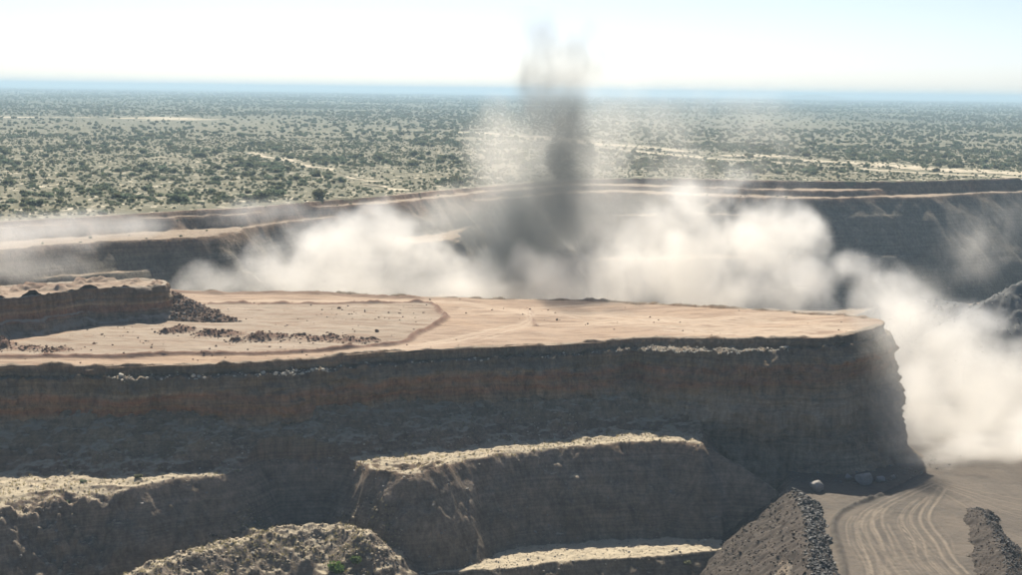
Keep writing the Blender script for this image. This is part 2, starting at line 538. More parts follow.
# the plain starts one cell inside so that the two sheets do not overlap
core = far_mask[:-1, :-1] & far_mask[1:, :-1] & far_mask[:-1, 1:] & far_mask[1:, 1:]
n_, m_ = X.shape
idx = np.arange(n_ * m_).reshape(n_, m_)
f = np.stack([idx[:-1, :-1][core], idx[1:, :-1][core], idx[1:, 1:][core], idx[:-1, 1:][core]], -1)
used = np.unique(f); remap = np.full(n_ * m_, -1); remap[used] = np.arange(len(used))
tag(raw_mesh('ground', np.stack([X, Y, Hf], -1).reshape(-1, 3)[used], remap[f], M_VELD), 'flat scrub plain along the pit rim', kind='structure')
# outer plain out to the horizon, round the pit
R = 35000.0
def sheet(name, x0, x1, y0, y1, z, mat):
    return raw_mesh(name, [(x0, y0, z), (x1, y0, z), (x1, y1, z), (x0, y1, z)], [(0, 1, 2, 3)], mat)
V = [(-R, -R, -.4), (R, -R, -.4), (R, R, -.4), (-R, R, -.4), (-468, -160, -.4), (468, -160, -.4), (468, 1058, -.4), (-468, 1058, -.4)]
tag(raw_mesh('plain', V, [(0, 1, 5, 4), (1, 2, 6, 5), (2, 3, 7, 6), (3, 0, 4, 7)], M_VELD, smooth_shade=False), 'wide scrub plain reaching to the horizon', kind='structure')
tag(sheet('pit_bottom', -470, 470, -165, 1060, -96.0, M_FLOOR), 'deep bottom of the open pit', kind='structure')

# low hill on the horizon
hx = np.linspace(-1, 1, 41); hy = np.linspace(-1, 1, 13)
HX, HY = np.meshgrid(hx, hy, indexing='ij')
hh = np.maximum(0, 1 - HX ** 2) ** 1.5 * np.maximum(0, 1 - HY ** 2) * (1 + 0.25 * vnoise(HX * 4, HY * 2, seed=3))
hc = at_dist(813, 92, 21000)
tag(grid_mesh('hill', np.stack([hc.x + HX * 700, hc.y + HY * 700, -2 + hh * 62], -1), M_VELD), 'low blue hill on the far horizon', kind='structure')

# ---------------------------------------------------------------- the plateau: sandy top and its high shaded wall
near_px = [(-160, 374), (-60, 369), (0, 366.5), (60, 366), (120, 366.5), (200, 365), (260, 363), (300, 360), (350, 356), (400, 352.5), (450, 349.5), (500, 347), (540, 346), (565, 344.5),
           (600, 342), (640, 338), (680, 338), (720, 338.5), (760, 338.5), (800, 338), (822, 338), (840, 336.3), (860, 332), (876, 326.5), (885, 323)]
far_px = [(-160, 286), (-60, 286.5), (0, 287), (120, 288.5), (170, 290), (240, 292), (300, 293), (350, 293.5), (400, 296), (450, 298), (500, 298.5), (600, 300.5), (700, 306), (760, 310), (820, 314), (860, 317.5), (876, 320), (885, 323)]
near = smooth_line(ppts(near_px), 5)
farl = smooth_line(ppts(far_px), 5)
PLAT_POLY = near + farl[::-1][1:]

def loop_sweep(name, line, prof, z_top, mat, along_step, disp, lip=0.6, attrs=None):
    """a rock face: the crest line swept outwards and downwards along a profile of (out, drop)"""
    C = resample(line, along_step)
    T = np.gradient(C, axis=0); T /= np.linalg.norm(T, axis=1)[:, None] + 1e-9
    # soften the outward direction so that corners fan out
    N = np.stack([T[:, 1], -T[:, 0]], 1)
    k = 9
    Np = np.pad(N, ((k, k), (0, 0)), mode='edge')
    N = sum(Np[i:i + len(N)] for i in range(2 * k + 1)) / (2 * k + 1)
    N /= np.linalg.norm(N, axis=1)[:, None] + 1e-9
    pr = np.array(prof, float)
    out = pr[None, :, 0] + np.zeros((len(C), 1)); drop = pr[None, :, 1] + np.zeros((len(C), 1))
    s = np.concatenate([[0], np.cumsum(np.linalg.norm(C[1:] - C[:-1], axis=1))])
    S = s[:, None] + 0 * out
    out, drop = disp(S, out, drop, C)
    Pp = np.stack([C[:, None, 0] + N[:, None, 0] * out, C[:, None, 1] + N[:, None, 1] * out, (plat_z(C[:, 0])[:, None] if z_top is None else z_top) - drop], -1)
    return grid_mesh(name, Pp, mat, attrs=None, flip=False), C, N, s

def wall_profile(h, batter, n, ledge_at=3.0, ledge_w=5.0, talus=4.0):
    pr = [(-5.0, 1.2), (-3.2, 0.5), (-2.2, -0.3), (-1.2, -0.8), (-0.5, -0.6), (0, -0.05)]
    for d in np.linspace(0.35, ledge_at, 7):
        pr.append((d * 0.35, d))
    x0 = ledge_at * 0.35
    for q in np.linspace(0.15, 1, 6):
        pr.append((x0 + q * ledge_w, ledge_at + 0.25 * q))
    x0 += ledge_w; d0 = ledge_at + 0.3
    for d in np.linspace(d0 + 0.4, h, n):
        tt = max(0.0, (d - (h - talus)) / talus)
        pr.append((x0 + (d - d0) * batter + tt * tt * talus * 0.5, d))
    pr.append((x0 + (h - d0) * batter + talus * 0.9, h + 1.2)); pr.append((x0 + (h - d0) * batter + talus * 1.2, h + 3.0))
    return pr

def wall_disp(h, ledge_at, seed, corner_fade=None):
    def f(S, out, drop, C):
        Xc = C[:, 0][:, None] + 0 * out; Yc = C[:, 1][:, None] + 0 * out
        face = smooth(0.0, 1.5, drop)
        body = smooth(ledge_at + 0.5, ledge_at + 5, drop)
        big = fbm(S * 0.035, drop * 0.05, octaves=3, seed=seed) * 2.6
        mid = fbm(S * 0.16, drop * 0.13, octaves=4, seed=seed + 3) * 1.2
        rib = (ridged(S * 0.28 + fbm(S * .1, drop * .1, seed=seed + 9), drop * 0.06, octaves=3, seed=seed + 5) - 0.5) * 1.3
        fine = fbm(S * 0.9, drop * 0.9, octaves=3, seed=seed + 7) * 0.45
        beds = vnoise(0.01 * S, drop * 0.8, seed=seed + 8) * 0.55 + vnoise(0.03 * S, drop * 2.1, seed=seed + 12) * 0.25
        ws = S + fbm(S * 0.2, drop * 0.2, octaves=3, seed=seed + 60) * 2.0; wd = drop + fbm(S * 0.15, drop * 0.2, octaves=3, seed=seed + 61) * 1.6
        cell = lambda a, b, k: _hash(np.floor(ws / a + (np.floor(wd / b) % 2) * 0.5).astype(np.int64), np.floor(wd / b).astype(np.int64), np.zeros(S.shape, np.int64), seed + k)
        blk = cell(4.2, 3.1, 70) * 0.7 + cell(1.7, 1.5, 71) * 0.35
        wig = fbm(S * 0.09, 0 * S + 3.3, octaves=5, seed=seed + 21) * 1.0
        o = out + wig * smooth(-3, 0, out) + body * (big + rib + beds + blk) + face * (mid * 0.8 + fine)
        # the ledge pinches out in places
        pinch = smooth(-0.1, 0.5, 0.5 * vnoise(S * 0.021 + 5.5, 0 * S + 1.5, seed=seed + 31) + 0.4 * vnoise(S * 0.13, 0 * S, seed=seed + 32) - 0.25 + 0.75 * smooth(38, 46, Xc) * smooth(92, 84, Xc) + 0.2 * smooth(-50, -60, Xc))
        o = o - (1 - pinch) * 3.6 * smooth(ledge_at - 0.2, ledge_at + 0.3, drop)
        lipn = np.clip(0.5 + fbm(S * 0.22, out * 0.3, octaves=4, seed=seed + 41) * 1.1, 0, 1.8)
        d = np.where(drop < 0.2, drop * np.where(drop < 0, lipn, 1.0), drop)
        d = d + smooth(0.5, 2, drop) * fbm(S * 0.3, out * 0.3, octaves=3, seed=seed + 44) * 0.5
        # rubble on the ledge
        on_ledge = smooth(ledge_at - 0.3, ledge_at, drop) * smooth(ledge_at + 0.8, ledge_at + 0.3, drop)
        d = d - on_ledge * np.clip(fbm(S * 0.7, out * 0.9, octaves=3, seed=seed + 50), -0.3, 1) * 0.9
        return o, d
    return f

loop = near + farl[::-1][1:]
ob_wall, WC, WN, WS = loop_sweep('plateau_wall', loop, wall_profile(41.0, 0.20, 70), None, M_WALL, 0.55, wall_disp(41.0, 3.0, 100))
tag(ob_wall, 'long high shaded rock wall with red and grey beds under the sandy plateau', kind='structure')

# top surface: ruled between near and far crest, with berms, ruts and dug-over ground
berm_main = smooth_line(ppts([(-60, 360), (0, 359), (60, 358.5), (120, 357.5), (180, 355), (250, 354.5), (310, 353), (350, 350), (385, 346), (408, 341), (415, 335), (430, 328.5), (443, 321.5), (446, 317), (440, 312), (436, 307), (425, 304.8),
                             (380, 304.2), (330, 305), (280, 305), (210, 304)]), 5)
berm_small = smooth_line(ppts([(527, 308.5), (530, 312), (531, 319), (536, 325)]), 5)
berm_edge = smooth_line(ppts([(170, 291.5), (240, 293.5), (300, 294.6), (350, 295), (400, 297.5), (420, 298.6)]), 5)
FIELD_POLY = berm_main
tracks = []
for off in (0, 2.2, 5.0, 8.5, 12, 17):
    tracks.append(smooth_line(ppts([(200 + off, 300.5 + off * .06), (330, 300 + off * .1), (430, 301 + off * .12), (500, 306 + off * .25), (530, 314 + off * .4), (520, 322 + off * .5), (470, 333 + off * .5), (420, 343 + off * .3), (380, 347.5 + off * .2)]), 5))
for off in (0, 3, 7):
    tracks.append(smooth_line(ppts([(500, 309 + off), (580, 312 + off), (660, 317 + off), (740, 321 + off), (840, 325 + off * .4)]), 5))
fine_tracks = []
_p = random.Random(11)
for k in range(26):
    x0 = _p.uniform(430, 840); y0 = 302 + (x0 - 430) * 0.035 + _p.uniform(0, 24)
    l = [(x0, y0)]
    ang = _p.uniform(-0.06, 0.10); 
    for q in range(5):
        l.append((l[-1][0] + _p.uniform(25, 55), l[-1][1] + ang * 40 + _p.uniform(-1.5, 1.5)))
    tl = [q for q in smooth_line(ppts(l), 4) if q[0] < 112]
    if len(tl) > 6:
        fine_tracks.append(tl); fine_tracks.append([(q[0] + .3, q[1] + 2.4) for q in tl])
piles = [  # px, py, radius m, height m, stretch in x
    (258, 341, 2.8, 1.5, 2.1), (280, 339, 2.0, 0.8, 2.0), (225, 336, 2.2, 0.9, 3.2), (208, 337, 1.8, 0.8, 2.5), (181, 333, 1.9, 1.0, 3.0), (168, 335, 1.5, 0.8, 2.0), (315, 341, 2.0, 0.7, 3.0), (352, 343, 2.0, 0.7, 3.4), (372, 342, 1.5, 0.5, 2.5),
    (0, 348, 2.8, 1.8, 1.5), (332, 339, 1.3, 0.6, 3.0), (300, 337, 1.3, 0.5, 2.0), (238, 343, 1.4, 0.7, 2.0), (30, 350, 2.0, 0.3, 3.0), (55, 352, 2.0, 0.3, 3.0)]
def plateau_height(X, Y):
    H = plat_z(X) + fbm(X * 0.035, Y * 0.05, octaves=4, seed=60) * 0.5 + fbm(X * 0.25, Y * 0.4, octaves=3, seed=61) * 0.09
    inside = sd_poly(X, Y, FIELD_POLY)
    fld = smooth(0.5, -1.5, inside)
    H = H + fld * (0.35 + np.clip(fbm(X * 0.12, Y * 0.35, octaves=4, seed=62), -0.2, 1.2) * 0.30)
    d1 = seg_dist(X, Y, berm_main)
    bn = 1 + 0.5 * fbm(X * 0.2, Y * 0.2, octaves=3, seed=63)
    main = (X > at(205, 300, Z_PLAT)[0]) | (Y < 470)
    strong = np.where(Y > 525, 0.35, 1.0)
    H = H + np.maximum(0, 1 - d1 / 1.5) * 1.15 * bn * strong
    d2 = seg_dist(X, Y, berm_small)
    H = H + np.maximum(0, 1 - d2 / 1.2) * 0.8 * bn
    d3 = seg_dist(X, Y, berm_edge)
    H = H + np.maximum(0, 1 - d3 / 2.5) * 0.9 * bn
    dirt = np.maximum(np.clip(1.25 - d1 / 1.5, 0, 1) * strong, np.clip(1.1 - d2 / 1.3, 0, 1) * 0.8)  # paints the berms' shadow side into the dirt colour
    dirt = np.maximum(dirt, np.clip(1.1 - d3 / 2.5, 0, 1) * 0.6)
    for px, py, r, h, st in piles:
        cx, cyy = at_plat(px, py)
        q = np.hypot((X - cx) / st, (Y - cyy) * 0.6) / r
        b = np.maximum(0, 1 - q + fbm(X * 0.5, Y * 0.5, octaves=3, seed=66) * 0.3)
        b = np.where(q < 1.6, b, 0)
        H = H + np.minimum(b, 1) * h * 1.7
        dirt = np.maximum(dirt, np.clip(b * 2.6, 0, 0.9))  # dug-up soil, with the piles' shaded sides painted into its dark tone
    tr = np.zeros(np.shape(X))
    for i, tl in enumerate(tracks + fine_tracks):
        dt = seg_dist(X + fbm(X * .05, Y * .05, seed=70) * 1.5, Y, tl)
        tr = np.maximum(tr, np.clip(1.2 - dt / 0.8, 0, 1) * (0.6 + 0.5 * vnoise(X * 0.06, Y * 0.06, seed=71 + i)))
    H = H - tr * 0.12
    # keep the very edge below the lip of the wall
    return H, fld, np.clip(dirt, 0, 1), np.clip(tr, 0, 1)
Nn = resample(near, 0.6)
nu = len(Nn)
Fa = resample(farl, 0.5)
Fa = np.stack([np.interp(np.linspace(0, 1, nu), np.linspace(0, 1, len(Fa)), Fa[:, k]) for k in (0, 1)], 1)
nt = 190
tt = np.linspace(0, 1, nt)
tt = 0.6 * tt + 0.4 * tt ** 1.6
PX = Nn[:, None, 0] + (Fa[:, None, 0] - Nn[:, None, 0]) * tt[None]
PY = Nn[:, None, 1] + (Fa[:, None, 1] - Nn[:, None, 1]) * tt[None]
PH, fld, dirt, trk = plateau_height(PX, PY)
tag(grid_mesh('plateau_top', np.stack([PX, PY, PH], -1), M_PLATEAU, attrs={'field': fld, 'dirt': dirt, 'track': trk}),
    'flat sandy top of the plateau with berms and wheel tracks', kind='structure')

# ---------------------------------------------------------------- upper bench standing on the plateau at the left
bl_near = [(-200, 311), (-100, 305), (-40, 302), (0, 299), (25, 297), (50, 294.5), (75, 290.5), (100, 289), (130, 287.5), (155, 286), (164, 285.5)]
bl_far = [(-200, 284), (-100, 286), (0, 286), (60, 283), (100, 281), (140, 279), (158, 279.5), (166, 282), (164, 285.5)]
bn = smooth_line(pts(bl_near, -8.0), 5); bf = smooth_line(pts(bl_far, -8.0), 5)
pr = [(-4, 1.2), (-2, 0.2), (-0.8, -0.2), (0, 0)] + [(0.18 * d, d) for d in np.linspace(0.4, 7.0, 18)] + [(1.3 + (d - 7) * 0.75, d) for d in np.linspace(7.4, 12.6, 13)] + [(7, 14)]
def bl_disp(S, out, drop, C):
    face = smooth(0.0, 1.2, drop)
    tal = smooth(7, 9, drop)
    o = out + fbm(S * 0.12, 0 * S, octaves=5, seed=201) * 1.0 * smooth(-2, 0, out) + face * (fbm(S * 0.08, drop * 0.1, octaves=3, seed=202) * 1.2 + (ridged(S * 0.35, drop * 0.08, octaves=3, seed=203) - .5) * 1.1 * (1 - 0.6 * tal)
        + fbm(S * 0.8, drop * 0.8, octaves=3, seed=204) * 0.3 + vnoise(S * 0.02, drop * 0.9, seed=205) * 0.5 + tal * fbm(S * 0.3, 0 * S, octaves=3, seed=207) * 1.0)
    return o, drop + fbm(S * 0.3, out, octaves=3, seed=206) * 0.35
ob_bl, BC, BN, BS = loop_sweep('upper_bench_wall', bn + bf[::-1][1:], pr, -8.0, M_BLOCK, 0.5, bl_disp)
tag(ob_bl, 'shaded rock face of the short upper bench at the left of the plateau', kind='structure')
Nb = resample(bn, 0.6); nb = len(Nb); Fb = resample(bf, 0.5)
Fb = np.stack([np.interp(np.linspace(0, 1, nb), np.linspace(0, 1, len(Fb)), Fb[:, k]) for k in (0, 1)], 1)
tb = np.linspace(0, 1, 90)
BX = Nb[:, None, 0] + (Fb[:, None, 0] - Nb[:, None, 0]) * tb[None]; BY = Nb[:, None, 1] + (Fb[:, None, 1] - Nb[:, None, 1]) * tb[None]
def bench_top(X, Y):
    h = -8.0 + fbm(X * 0.06, Y * 0.08, octaves=3, seed=210) * 0.5
    hum = np.clip(fbm(X * 0.22, Y * 0.16, octaves=3, seed=211) - 0.05, 0, 1)
    return h + hum * 1.9, hum
BH, hum = bench_top(BX, BY)
tag(grid_mesh('upper_bench_top', np.stack([BX, BY, BH], -1), M_PLATEAU, attrs={'field': 0 * BH + 0.6, 'dirt': np.clip(hum * 0.6 - 0.1, 0, 0.5), 'track': 0 * BH}),
    'sandy top of the upper bench with dumped humps', kind='structure')

# ---------------------------------------------------------------- foreground benches
b1 = smooth_line(pts([(-200, 535), (-100, 518), (0, 503), (40, 497), (80, 491), (130, 486), (160, 480), (195, 477), (228, 472.5), (246, 466), (262, 460), (300, 457.5), (330, 457), (350, 459.5), (366, 464.5), (384, 470), (405, 473.5), (428, 471), (448, 464), (466, 459), (485, 456),
                      (520, 451.5), (560, 448.5), (600, 446.5), (640, 445), (665, 444.5), (688, 445.5), (699, 448)], -46.0), 3)
B1 = b1 + [(b1[-1][0] + 3, b1[-1][1] + 20), (b1[-1][0] + 4, 480), (-260, 480), (-260, b1[0][1])]
b2 = smooth_line(pts([(392, 600), (410, 582), (432, 574), (470, 570), (510, 567.5), (545, 563), (580, 560), (620, 558), (660, 556), (700, 551), (740, 547), (775, 544), (830, 540)], -69.5), 3)
B2 = b2 + [(b2[-1][0], 430), (b2[0][0] + 2, 430)]
fl = smooth_line(pts([(788, 472), (790, 485), (792, 500), (793, 525), (791, 560), (786, 610), (772, 700)], -55.0), 3)
BF = fl + [(fl[-1][0], 180), (470, 180), (470, 620), (fl[0][0], 620)]
mound = smooth_line(pts([(120, 590), (175, 566), (225, 552), (262, 541), (285, 536), (320, 535), (345, 536), (362, 543)], -61.0), 3)
spine = smooth_line(pts([(206, 523), (225, 527), (243, 534), (262, 541)], -61.0), 3)
SPUR = [(*at(694, 440, -44.6), -44.6), (*at(710, 449, -46.4), -46.4), (*at(738, 465, -50.4), -50.4), (*at(775, 489, -56), -56.0)]
floor_berm = smooth_line(pts([(925, 475), (905, 485), (876, 497), (858, 504), (842, 512), (834, 522), (834, 532), (837, 542), (843, 562), (846, 590), (846, 640)], -55.0), 5)
FZ = -55.0
ftracks = []
_r = random.Random(3)
for k in range(20):
    o = _r.uniform(0, 64); o2 = o + _r.uniform(-4, 4); o3 = o2 + _r.uniform(-7, 7)
    l = [(930 + o * .15, 482 + o * .10), (900 + o * .5, 492 + o * .15), (868 + o * .9, 508 + o * .1), (858 + o2 * 1.1, 524), (864 + o2 * 1.2, 540), (880 + o3 * 1.1, 560), (893 + o3 * 1.15, 580), (905 + o3, 620)]
    a0 = _r.choice([0, 0, 1, 2, 3]); b0 = _r.choice([8, 8, 7, 6])
    tl = smooth_line(pts(l, FZ), 5)[a0 * 5:b0 * 5]
    st = _r.choice([0.15, 0.3, 0.45, 0.8]); wd = _r.choice([0.16, 0.22, 0.3, 0.45])
    ftracks.append((tl, st, wd)); ftracks.append(([(q[0] + 2.6, q[1] + 0.4) for q in tl], st * 0.9, wd))
for k in range(5):
    o = _r.uniform(0, 26); o2 = o + _r.uniform(-4, 6)
    tl = smooth_line(pts([(850 + o * .8, 516 + o * .1), (845 + o * .7, 526), (848 + o * 0.8, 545), (855 + o2, 565), (858 + o2, 590), (858 + o2, 640)], FZ), 5)
    st = _r.uniform(0.4, 0.9); wd = _r.uniform(0.2, 0.35)
    ftracks.append((tl, st, wd)); ftracks.append(([(q[0] + 2.4, q[1] + 0.2) for q in tl], st * 0.9, wd))
for k in range(7):
    o = _r.uniform(0, 60)
    ftracks.append((smooth_line(pts([(930, 478 + o * .15), (960, 485 + o * .35), (1000, 492 + o * .7), (1060, 500 + o)], FZ), 5), _r.uniform(0.2, 0.7), _r.uniform(0.2, 0.5)))
for k in range(5):
    x0 = _r.uniform(870, 940); y0 = _r.uniform(505, 560)
    ftracks.append((smooth_line(pts([(x0, y0), (x0 + _r.uniform(-12, 20), y0 + 14), (x0 + _r.uniform(-25, 45), y0 + 34)], FZ), 5), _r.uniform(0.2, 0.6), 0.25))

def ridge_height(X, Y, ridge, slope, rnd=1.0):
    """height of a dumped ridge: ridge is a list of (x, y, z)"""
    best = np.full(np.shape(X), -1e9)
    for (ax, ay, az), (bx, by, bz) in zip(ridge[:-1], ridge[1:]):
        ex, ey = bx - ax, by - ay
        t = np.clip(((X - ax) * ex + (Y - ay) * ey) / (ex * ex + ey * ey), 0, 1)
        d = np.hypot(X - ax - ex * t, Y - ay - ey * t)
        best = np.maximum(best, az + (bz - az) * t - np.maximum(0, np.sqrt(d * d + rnd) - math.sqrt(rnd)) * slope)
    return best

def fore_height(X, Y):
    w1 = fbm(X * 0.07, Y * 0.07, octaves=4, seed=301) * 1.6
    w2 = fbm(X * 0.4, Y * 0.4, octaves=4, seed=302) * 0.55
    H = -80.0 + fbm(X * 0.05, Y * 0.05, octaves=4, seed=303) * 1.5
    sd1 = sd_poly(X + w1 * 0.6, Y + w1 + w2, B1)
    # gullies running down the faces
    gul = fbm(X * 0.16, Y * 0.05, octaves=4, seed=304) * 0.9
    sq = np.maximum(sd1 + gul * smooth(1, 8, sd1), 0)
    h1 = -46.0 + 1.6 * smooth(-5, 45, X) - (np.sqrt(sq * sq + 2.0) - math.sqrt(2.0)) * 1.6
    dw = seg_dist(X, Y, near)
    tal = -45.6 + (21.0 + w1 * 1.6 - dw) * 0.62 + w2 * 0.9  # talus apron added to darken the bench where the wall's shadow lies
    h1 = np.where((sd1 < 0) & (dw < 30), np.maximum(h1, tal), h1)
    h1 = np.maximum(h1, ridge_height(X + w1 * 0.4, Y + w1 * 0.3, SPUR, 1.9, 0.8) + w2 * 0.25)
    top = smooth(0.5, -2, sd1)
    rub = fbm(X * 0.5, Y * 0.5, octaves=4, seed=305)
    h1 = h1 + top * (rub * 0.35 + np.clip(fbm(X * 0.12, Y * 0.2, octaves=3, seed=306), -.5, 1) * 0.5)
    H = np.maximum(H, h1)
    # slumped lumps at the left nose of the central ridge and at the left bench lip
    for (px, py, z, r, h) in [(384, 473, -47.5, 5, 1.2), (430, 474, -48, 5, 1.0), (25, 519, -48.5, 6, 1.0), (395, 467, -46, 4.5, -2.6), (60, 503, -47.2, 8, -2.6), (30, 510, -47.5, 8, -2.4), (100, 494, -46.6, 7, -2.0)]:
        cx, cyy = at(px, py, z)
        q = np.hypot((X - cx) / 1.7, Y - cyy) / r
        H = H + np.maximum(0, 1 - q * q) * h * (1 + 0.6 * rub)
    sd2 = sd_poly(X + w1 * 0.6, Y + w1 * 0.6 + w2, B2)
    h2 = -69.5 - np.maximum(sd2, 0) * 1.2 + smooth(0.5, -2, sd2) * rub * 0.25
    H = np.maximum(H, h2)
    sdf = sd_poly(X + w1, Y + w1, BF)
    hf = -55.0 - np.maximum(sdf, 0) * 1.05 + fbm(X * 0.08, Y * 0.08, octaves=3, seed=307) * 0.25 + fbm(X * 0.7, Y * 0.7, octaves=3, seed=311) * 0.10
    # the floor dips towards the deep pit behind the dust
    hf = hf - np.maximum(0, Y - 455) * 0.12
    db = seg_dist(X, Y, floor_berm)
    hf = hf + np.maximum(0, 1 - db / 1.3) * 0.85 * (1 + 0.4 * rub)
    H = np.maximum(H, hf)
    isfloor = (np.abs(H - hf) < 0.05) & (sdf < 0.3)
    # rubbly mound at the bottom left
    dm = seg_dist(X + w1 * 0.7, Y + w1 * 0.5, mound); dsx = seg_dist(X, Y, spine)
    hm = -58.8 - np.maximum(dm - 2.2, 0) * 0.72 + rub * 0.6 + fbm(X * 0.15, Y * 0.15, octaves=3, seed=308) * 0.8
    hm = np.maximum(hm, -58.6 - np.maximum(dsx - 0.4, 0) * 0.9 + rub * 0.5)
    H = np.maximum(H, hm)
    H = H + fbm(X * 0.9, Y * 0.9, octaves=3, seed=309) * 0.12 * np.where(isfloor, 0.35, 1)
    return H, isfloor, db
xs = np.concatenate([np.arange(-200, -140, 2.0), np.arange(-140, 172, 0.42), np.arange(172, 300, 2.0)])
ys = np.concatenate([np.arange(200, 300, 2.0), np.arange(300, 442, 0.42), np.arange(442, 600, 1.4)])
X, Y = np.meshgrid(xs, ys, indexing='ij')
HF, isf, db = fore_height(X, Y)
ftr = np.zeros_like(X); fdk = np.zeros_like(X)
sub = (X > 60) & (Y > 250) & (Y < 480)
xsub, ysub = X[sub], Y[sub]
a = np.zeros_like(xsub); dk = np.zeros_like(xsub)
for tl, st, wd in ftracks:
    dt = seg_dist(xsub, ysub, tl)
    brk = 0.65 + 0.5 * vnoise(xsub * 0.09, ysub * 0.05, seed=int(st * 1000)) + 0.35 * vnoise(xsub * 0.5, ysub * 0.3, seed=int(wd * 1000))
    a = np.maximum(a, np.clip(1.3 - dt / wd, 0, 1) * st * brk)
    dk = np.maximum(dk, np.clip(1.2 - np.abs(dt - wd * 2.0) / (wd * .8), 0, 1) * 0.6 * st * brk)
ftr[sub] = np.clip(a, 0, 1); fdk[sub] = np.clip(dk, 0, 1)
ftr = ftr * isf; fdk = np.maximum(fdk * isf * (1 - ftr), np.clip(1.1 - db / 1.2, 0, 1) * 0.8)
HF = HF - ftr * 0.07 + fdk * 0.05 * isf
# two sheets: the rock benches at the left, the tracked dirt floor at the right
floor_mask = isf | (X > 172)
def two_sheets():
    n, m = X.shape
    idx = np.arange(n * m).reshape(n, m)
    cellf = floor_mask[:-1, :-1] & floor_mask[1:, :-1] & floor_mask[:-1, 1:] & floor_mask[1:, 1:]
    V = np.stack([X, Y, HF], -1).reshape(-1, 3)
    res = []
    for cell in (cellf, ~cellf):
        f = np.stack([idx[:-1, :-1][cell], idx[1:, :-1][cell], idx[1:, 1:][cell], idx[:-1, 1:][cell]], -1)
        u = np.unique(f); rm = np.full(n * m, -1); rm[u] = np.arange(len(u))
        res.append((V[u], rm[f], u))
    return res
(fv, ff, fu), (rv, rf, ru) = two_sheets()
tag(raw_mesh('pit_floor', fv, ff, M_FLOOR, attrs={'track': ftr.ravel()[fu], 'dirt': fdk.ravel()[fu]}), 'brown dirt floor of the pit with curved wheel tracks', kind='structure')
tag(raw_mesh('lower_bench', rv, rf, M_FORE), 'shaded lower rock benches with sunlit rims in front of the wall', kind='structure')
def fore_z(px, py):
    return fore_height(np.array([px]), np.array([py]))[0][0]

# ---------------------------------------------------------------- rocks
_ico = bmesh.new(); bmesh.ops.create_icosphere(_ico, subdivisions=1, radius=1.0)
ICO_V = np.array([v.co[:] for v in _ico.verts]); ICO_F = np.array([[v.index for v in f.verts] for f in _ico.faces]); _ico.free()
_ico = bmesh.new(); bmesh.ops.create_icosphere(_ico, subdivisions=3, radius=1.0)
ICO3_V = np.array([v.co[:] for v in _ico.verts]); ICO3_F = np.array([[v.index for v in f.verts] for f in _ico.faces]); _ico.free()

def rubble_mesh(name, pos, size, mat, parent=None, seed=1, flat=0.7):
    """many small stones joined into one mesh"""
    r = np.random.default_rng(seed)
    n = len(pos)
    shape = r.uniform(0.55, 1.0, (n, 1, 3)) * np.array([1.0, 1.0, flat])
    jit = 1 + r.uniform(-0.28, 0.28, (n, len(ICO_V), 1))
    V = ICO_V[None] * jit * shape
    a = r.uniform(0, 2 * math.pi, n); b = r.uniform(-0.6, 0.6, n)
    ca, sa, cb, sb = np.cos(a)[:, None], np.sin(a)[:, None], np.cos(b)[:, None], np.sin(b)[:, None]
    x, y, z = V[..., 0], V[..., 1], V[..., 2]
    y, z = y * cb - z * sb, y * sb + z * cb
    x, y = x * ca - y * sa, x * sa + y * ca
    V = np.stack([x, y, z], -1) * np.asarray(size)[:, None, None] + np.asarray(pos)[:, None, :]
    F = ICO_F[None] + (np.arange(n) * len(ICO_V))[:, None, None]
    return raw_mesh(name, V.reshape(-1, 3), F.reshape(-1, 3), mat, parent, smooth_shade=False)

def boulder_data(name, mat, seed, flat=0.75):
    r = np.random.default_rng(seed)
    off = r.uniform(-50, 50, 3)
    V = ICO3_V.copy()
    for k in range(9):          # chip planes off the ball
        nrm = r.normal(size=3); nrm /= np.linalg.norm(nrm)
        c = r.uniform(0.55, 0.85)
        dd = V @ nrm - c
        V -= np.where(dd > 0, dd, 0)[:, None] * nrm
    n = fbm(V[:, 0] * 2.2 + off[0], V[:, 1] * 2.2 + off[1], V[:, 2] * 2.2 + off[2], octaves=3, seed=seed)
    V = V * (1 + 0.10 * n)[:, None] * np.array([1, r.uniform(0.75, 1.0), flat])
    o = raw_mesh(name, V, ICO3_F, mat, smooth_shade=False)
    return o
ROCKS = {}
def boulder(name, loc, size, mat, label, category, group=None, sink=0.25, flat=0.75):
    key = (mat.name, flat)
    lst = ROCKS.setdefault(key, [])
    if len(lst) < 4:
        o = boulder_data(name, mat, 900 + len(ROCKS) * 10 + len(lst), flat)
        lst.append(o.data)
    else:
        o = bpy.data.objects.new(name, random.choice(lst)); COL.objects.link(o)
    o.location = (loc[0], loc[1], loc[2] + size * flat * (0.6 - sink))
    o.rotation_euler = (0, 0, random.uniform(0, 6.28))
    o.scale = (size, size, size)
    return tag(o, label, category, group)

